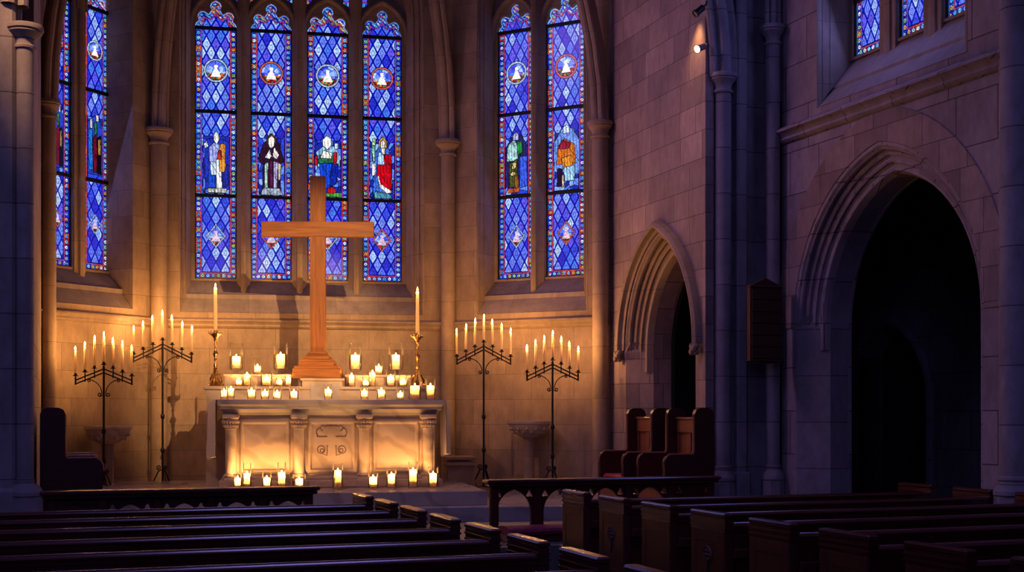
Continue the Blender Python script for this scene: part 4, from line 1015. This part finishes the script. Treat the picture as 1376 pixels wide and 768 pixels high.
# ------------------------------------------------------------------ pews
PEWZ_CAP, PEWZ_BACK = .95, .89
def pew_proto(L, side):
    """u from 0 (aisle end) growing away from the aisle; v=0 is the front (altar-ward) edge; side=+1 right of aisle, -1 left"""
    root = empty('church_pew'); T = .055; W = 'dark_wood'; s = side
    def sx(a, b): return (min(s * a, s * b), max(s * a, s * b))
    def end(u, aisle, deco):
        e = MB(); x0, x1 = sx(u, u + T)
        e.box(x0, x1, -.47, 0, 0, PEWZ_CAP - .12, b=.006); e.box(x0 - .004, x1 + .004, -.474, .004, 0, .10, b=.004)
        eo = e.build('bench_end', W, root, smooth=20)
        c = MB(); c.box(x0 - .008, x1 + .008, -.478, .008, PEWZ_CAP - .035, PEWZ_CAP, b=.010); c.box(x0 - .002, x1 + .002, -.474, .004, PEWZ_CAP - .055, PEWZ_CAP - .035)
        c.box(x0 - .008, x1 + .008, -.478, .006, PEWZ_CAP - .066, PEWZ_CAP - .055); c.box(x0 - .001, x1 + .001, -.472, .002, PEWZ_CAP - .090, PEWZ_CAP - .066); c.box(x0 - .008, x1 + .008, -.477, .006, PEWZ_CAP - .100, PEWZ_CAP - .088); c.box(x0, x1, -.47, 0, PEWZ_CAP - .12, PEWZ_CAP - .10)
        c.build('moulded_cap', 'polished_wood', eo, smooth=20)
        f = MB(); xf = s * (u - .004) if aisle else s * (u + T + .004); xi = s * (u + .006) if aisle else s * (u + T - .006); xa, xb = min(xf, xi), max(xf, xi)
        f.box(xa, xb, -.465, -.395, .10, PEWZ_CAP - .12, b=.003); f.box(xa, xb, -.075, -.005, .10, PEWZ_CAP - .12, b=.003); f.box(xa, xb, -.395, -.075, PEWZ_CAP - .20, PEWZ_CAP - .12, b=.003); f.box(xa, xb, -.395, -.075, .10, .17, b=.003)
        f.build('panel_frame', W, eo, smooth=20)
        return eo
    e0 = end(0, True, False); end(L - T, False, False)
    b = MB(); x0, x1 = sx(T, L - T); b.box(x0, x1, -.455, -.425, .30, PEWZ_BACK - .03, b=.004); b.build('backrest', W, root, smooth=20)
    b = MB(); b.rings([[(x, -.442 + dy, PEWZ_BACK + dz) for dy, dz in ((.024, -.03), (.024, -.012), (.014, 0), (-.006, 0), (-.022, -.010), (-.028, -.022), (-.026, -.034))] for x in (x0, x1)], cap=True); b.box(x0, x1, -.462, -.422, PEWZ_BACK - .06, PEWZ_BACK - .025); b.build('back_rail', 'polished_wood', root)
    b = MB(); b.box(x0, x1, -.425, -.02, .40, .43, b=.008); b.build('seat', W, root, smooth=20)
    b = MB(); b.box(x0, x1, -.50, -.455, .66, .675, b=.003); b.box(x0, x1, -.505, -.495, .66, .72, b=.003); b.build('book_rack', W, root, smooth=20)
    b = MB(); b.box(x0, x1, -.10, -.08, .0, .40); b.build('front_board', W, root)
    return root
def rosette(parent, s):
    r = MB()
    M0 = Matrix.Translation((s * -.001, -.235, .66)) @ Matrix.Rotation(-s * PI / 2, 4, 'Y')
    for k in range(8):
        a_ = k * PI / 4; r.lathe([(0, .012), (.012, .008), (.016, 0)], 7, M0 @ Matrix.Translation((.035 * math.cos(a_), .035 * math.sin(a_), 0)))
    r.lathe([(0, .018), (.013, .012), (.018, 0)], 8, M0); r.lathe([(.052, 0), (.056, .008), (.062, 0)], 18, M0)
    r.tube([(s * -.004, -.235, .60), (s * -.004, -.235, .54), (s * -.004, -.22, .52)], .006, 6)
    return r.build('carved_rosette', 'board_wood', parent)
def children(o): return [c for c in bpy.data.objects if c.parent == o]
def copy_tree(o, parent=None):
    c = o.copy(); COL.objects.link(c)
    if parent: c.parent = parent
    for ch in children(o): copy_tree(ch, c)
    return c
PR = pew_proto(3.46, 1); PL_ = pew_proto(6.2, -1)
RN = ['frontmost pew right of the aisle, before the communion rail', 'second pew right of the aisle, with a carved rosette on its end', 'third pew right of the aisle, with a plain panelled end', 'fourth pew right of the aisle, with a carved rosette on its end',
      'fifth pew right of the aisle, with a plain panelled end', 'sixth pew right of the aisle, with a carved rosette on its end', 'seventh pew right of the aisle, its plain end near the bottom edge', 'nearest pew on the right, cut by the right frame edge']
for i in range(8):
    o = PR if i == 0 else copy_tree(PR)
    o.location = NV.p(4.15, 10.31 - .783 * i, 0); o.rotation_euler = (0, 0, NV.a)
    tag(o, 'dark varnished ' + RN[i], 'pew', 'pews right of the aisle')
    o['_i'] = i
for o in [x for x in bpy.data.objects if x.get('_i') is not None]:
    i = o['_i']; del o['_i']
    if i in (1, 3, 5): rosette([c for c in children(o) if c.name.startswith('bench_end')][0], 1)
LN = ['frontmost pew left of the aisle, right behind the left communion rail', 'second pew from the front left of the aisle', 'third pew from the front left of the aisle', 'fourth pew from the front left of the aisle', 'fifth pew from the front left of the aisle',
      'sixth pew left of the aisle, its end below the rail kneeler', 'seventh pew left of the aisle, its end at bottom centre', 'nearest pew on the left, mostly below the frame']
for i in range(8):
    o = PL_ if i == 0 else copy_tree(PL_)
    o.location = NV.p(2.42, 10.46 - .758 * i, 0); o.rotation_euler = (0, 0, NV.a)
    tag(o, 'dark varnished ' + LN[i], 'pew', 'pews left of the aisle')

# ------------------------------------------------------------------ clergy stalls
def stall(p, rz, label, cushion=True, w_=.62, face='stall_wood'):
    """local: x = facing direction (front at +x), y across"""
    o = empty('clergy_stall', p, rz); tag(o, label, 'stall', 'wooden clergy stalls'); H = 1.22; A = .74; W = 'dark_wood'
    for sy in (-1, 1):
        y0 = sy * w_ / 2 - .03; poly = [(-.28, 0), (-.28, H - .06), (-.26, H - .02), (-.22, H), (-.12, H), (-.08, H - .02), (-.06, H - .06), (-.06, A + .04), (-.04, A), (.22, A), (.26, A - .02), (.28, A - .06), (.28, 0)]
        e = MB(); e.prism(poly, y0, y0 + .06); e.build('side_panel', W, o, smooth=25)
        r = MB(); r.tube([(-.06, y0 + .03, H - .07), (-.06, y0 + .03, A + .04), (-.04, y0 + .03, A + .005), (.22, y0 + .03, A + .005), (.275, y0 + .03, A - .05), (.285, y0 + .03, A - .12)], .012, 8); r.build('arm_bead', face, o)
    b = MB(); y0, y1 = -w_ / 2 + .03, w_ / 2 - .03
    b.box(-.22, -.19, y0, y1, .35, H - .12, b=.004); b.box(-.195, -.165, y0, y1, H - .26, H - .12, b=.006); b.box(-.20, -.15, y0, y1, H - .125, H - .095, b=.008)
    for f_ in (0, .5, 1):
        yy = y0 + (y1 - y0) * f_; b.box(-.195, -.17, max(y0, yy - .03), min(y1, yy + .03), .42, H - .25, b=.003)
    b.build('backrest', face, o, smooth=20)
    s = MB(); s.box(-.20, .31, y0, y1, .40, .44, b=.012); s.box(.25, .28, y0, y1, .0, .40); s.build('seat', face, o, smooth=20)
    if cushion:
        c = MB(); c.box(-.15, .26, y0 + .02, y1 - .02, .442, .50, b=.022); co_ = c.build('seat_cushion', 'red_velvet', None)
        co_.matrix_world = Matrix.Translation(p) @ Matrix.Rotation(rz, 4, 'Z'); tag(co_, 'red velvet cushion on the ' + label.split(',')[0].split(' with')[0], 'cushion')
ra = WS.a  # stalls stand against the right chancel wall, facing across
stall(Vector((1.70, 13.62, FZ)), NV.a + PI, 'nearer right-hand clergy stall, beside the chancel pier', True)
stall(Vector((1.34, 14.33, FZ)), NV.a + PI, 'farther right-hand clergy stall, under the small arch', True)
stall(Vector((-4.24, 12.52, FZ)), NV.a, 'nearer left-hand clergy stall, beside the left pier', True)
stall(Vector((-4.47, 13.21, FZ)), NV.a, 'farther left-hand clergy stall, behind its twin', True)

fp = at(127.5, 14.7); fv = empty('flower_vase', (fp.x, fp.y, TRZ)); tag(fv, 'slim pale vase with a cluster of crimson blossoms behind the left clergy stalls', 'vase')
b = MB(); b.lathe([(0, 0), (.05, 0), (.055, .01), (.035, .04), (.045, .10), (.050, .16), (.030, .21), (.036, .235), (.030, .235), (.026, .21)], 18); b.build('vase', 'linen', fv)
random.seed(3)
for q in range(14):
    a_ = q * 2.4; rr = .012 + .008 * (q % 6); c = Matrix.Translation((rr * math.cos(a_), rr * math.sin(a_), .335 - rr * .7))
    b = MB()
    for k2 in range(5): b.lathe([(0, .014), (.010, .008), (.013, 0), (.006, -.01)], 7, c @ Matrix.Translation((.010 * math.cos(k2 * 1.256), .010 * math.sin(k2 * 1.256), 0)))
    b.tube([c @ Vector((0, 0, 0)), (0, 0, .20)], .003, 5)
    b.build('blossom', 'red_velvet', fv)

# ------------------------------------------------------------------ hymn board and spotlights
hb = at(1029.5, 14.05, 0); D = 14.05; hb_o = empty('hymn_board', (hb.x, D, zat(489, D)), NV.a)
tag(hb_o, 'dark wooden hymn board with horizontal slats and pointed top hanging on the pier', 'hymn board')
H = zat(373, D) - zat(489, D); w_ = .195; b = MB()
b.prism([(-w_, .035), (-w_ * .6, .012), (0, 0), (w_ * .6, .012), (w_, .035), (w_, H - .09), (w_ * .55, H - .05), (0, H), (-w_ * .55, H - .05), (-w_, H - .09)], 0, .07); b.build('board', 'board_wood', hb_o, smooth=0)
for i in range(6):
    z = .06 + i * (H - .17) / 6; s = MB(); s.box(-w_ + .015, w_ - .015, -.014, .0, z, z + (H - .17) / 6 - .012, b=.004); s.build('slat', 'board_wood', hb_o, smooth=20)
s = MB(); s.box(-w_ - .012, w_ + .012, -.022, .07, H - .105, H - .085, b=.005); s.box(-w_ - .012, w_ + .012, -.022, .07, .03, .048, b=.005); s.build('cornice', 'board_wood', hb_o, smooth=20)
def fixture(px, py, D, aim, label, mat, lit):
    loc = Vector(((px - CX) / FPX * D, D, zat(py, D))); d = (Vector(aim) - loc).normalized()
    o = empty('spotlight', loc); o.rotation_euler = d.to_track_quat('-Z', 'Y').to_euler(); tag(o, label, 'spotlight', 'spotlights behind the chancel arch')
    b = MB(); b.lathe([(0, .13), (.030, .13), (.036, .12), (.036, .03), (.044, .02), (.044, 0), (.038, 0), (.038, .01)], 20); b.build('housing', mat, o)
    l = MB(); l.lathe([(0, .008), (.039, .008)], 20); l.build('lens', 'lamp_lens' if lit else 'jar_glass', o)
    k = MB(); k.tube([(0, .0, .10), (.0, .0, .17), (.03, .02, .22)], .010, 8); k.build('bracket', mat, o)
fixture(936.5, 66, 14.12, (-.3, 12.2, 4.2), 'small grey spotlight with glowing lens, lower of two behind the arch', 'spot_metal_grey', True)
fixture(934, 19, 14.12, (1.2, 13.9, 5.2), 'small black spotlight pointing down, upper of two behind the arch', 'spot_metal_black', False)
light('wall_spot', 'SPOT', (1.97, 14.32, 6.0), 34, (1, .50, .20), (1.98, 14.52, 4.6), spot_size=math.radians(75), spot_blend=1.0, shadow_soft_size=.04)
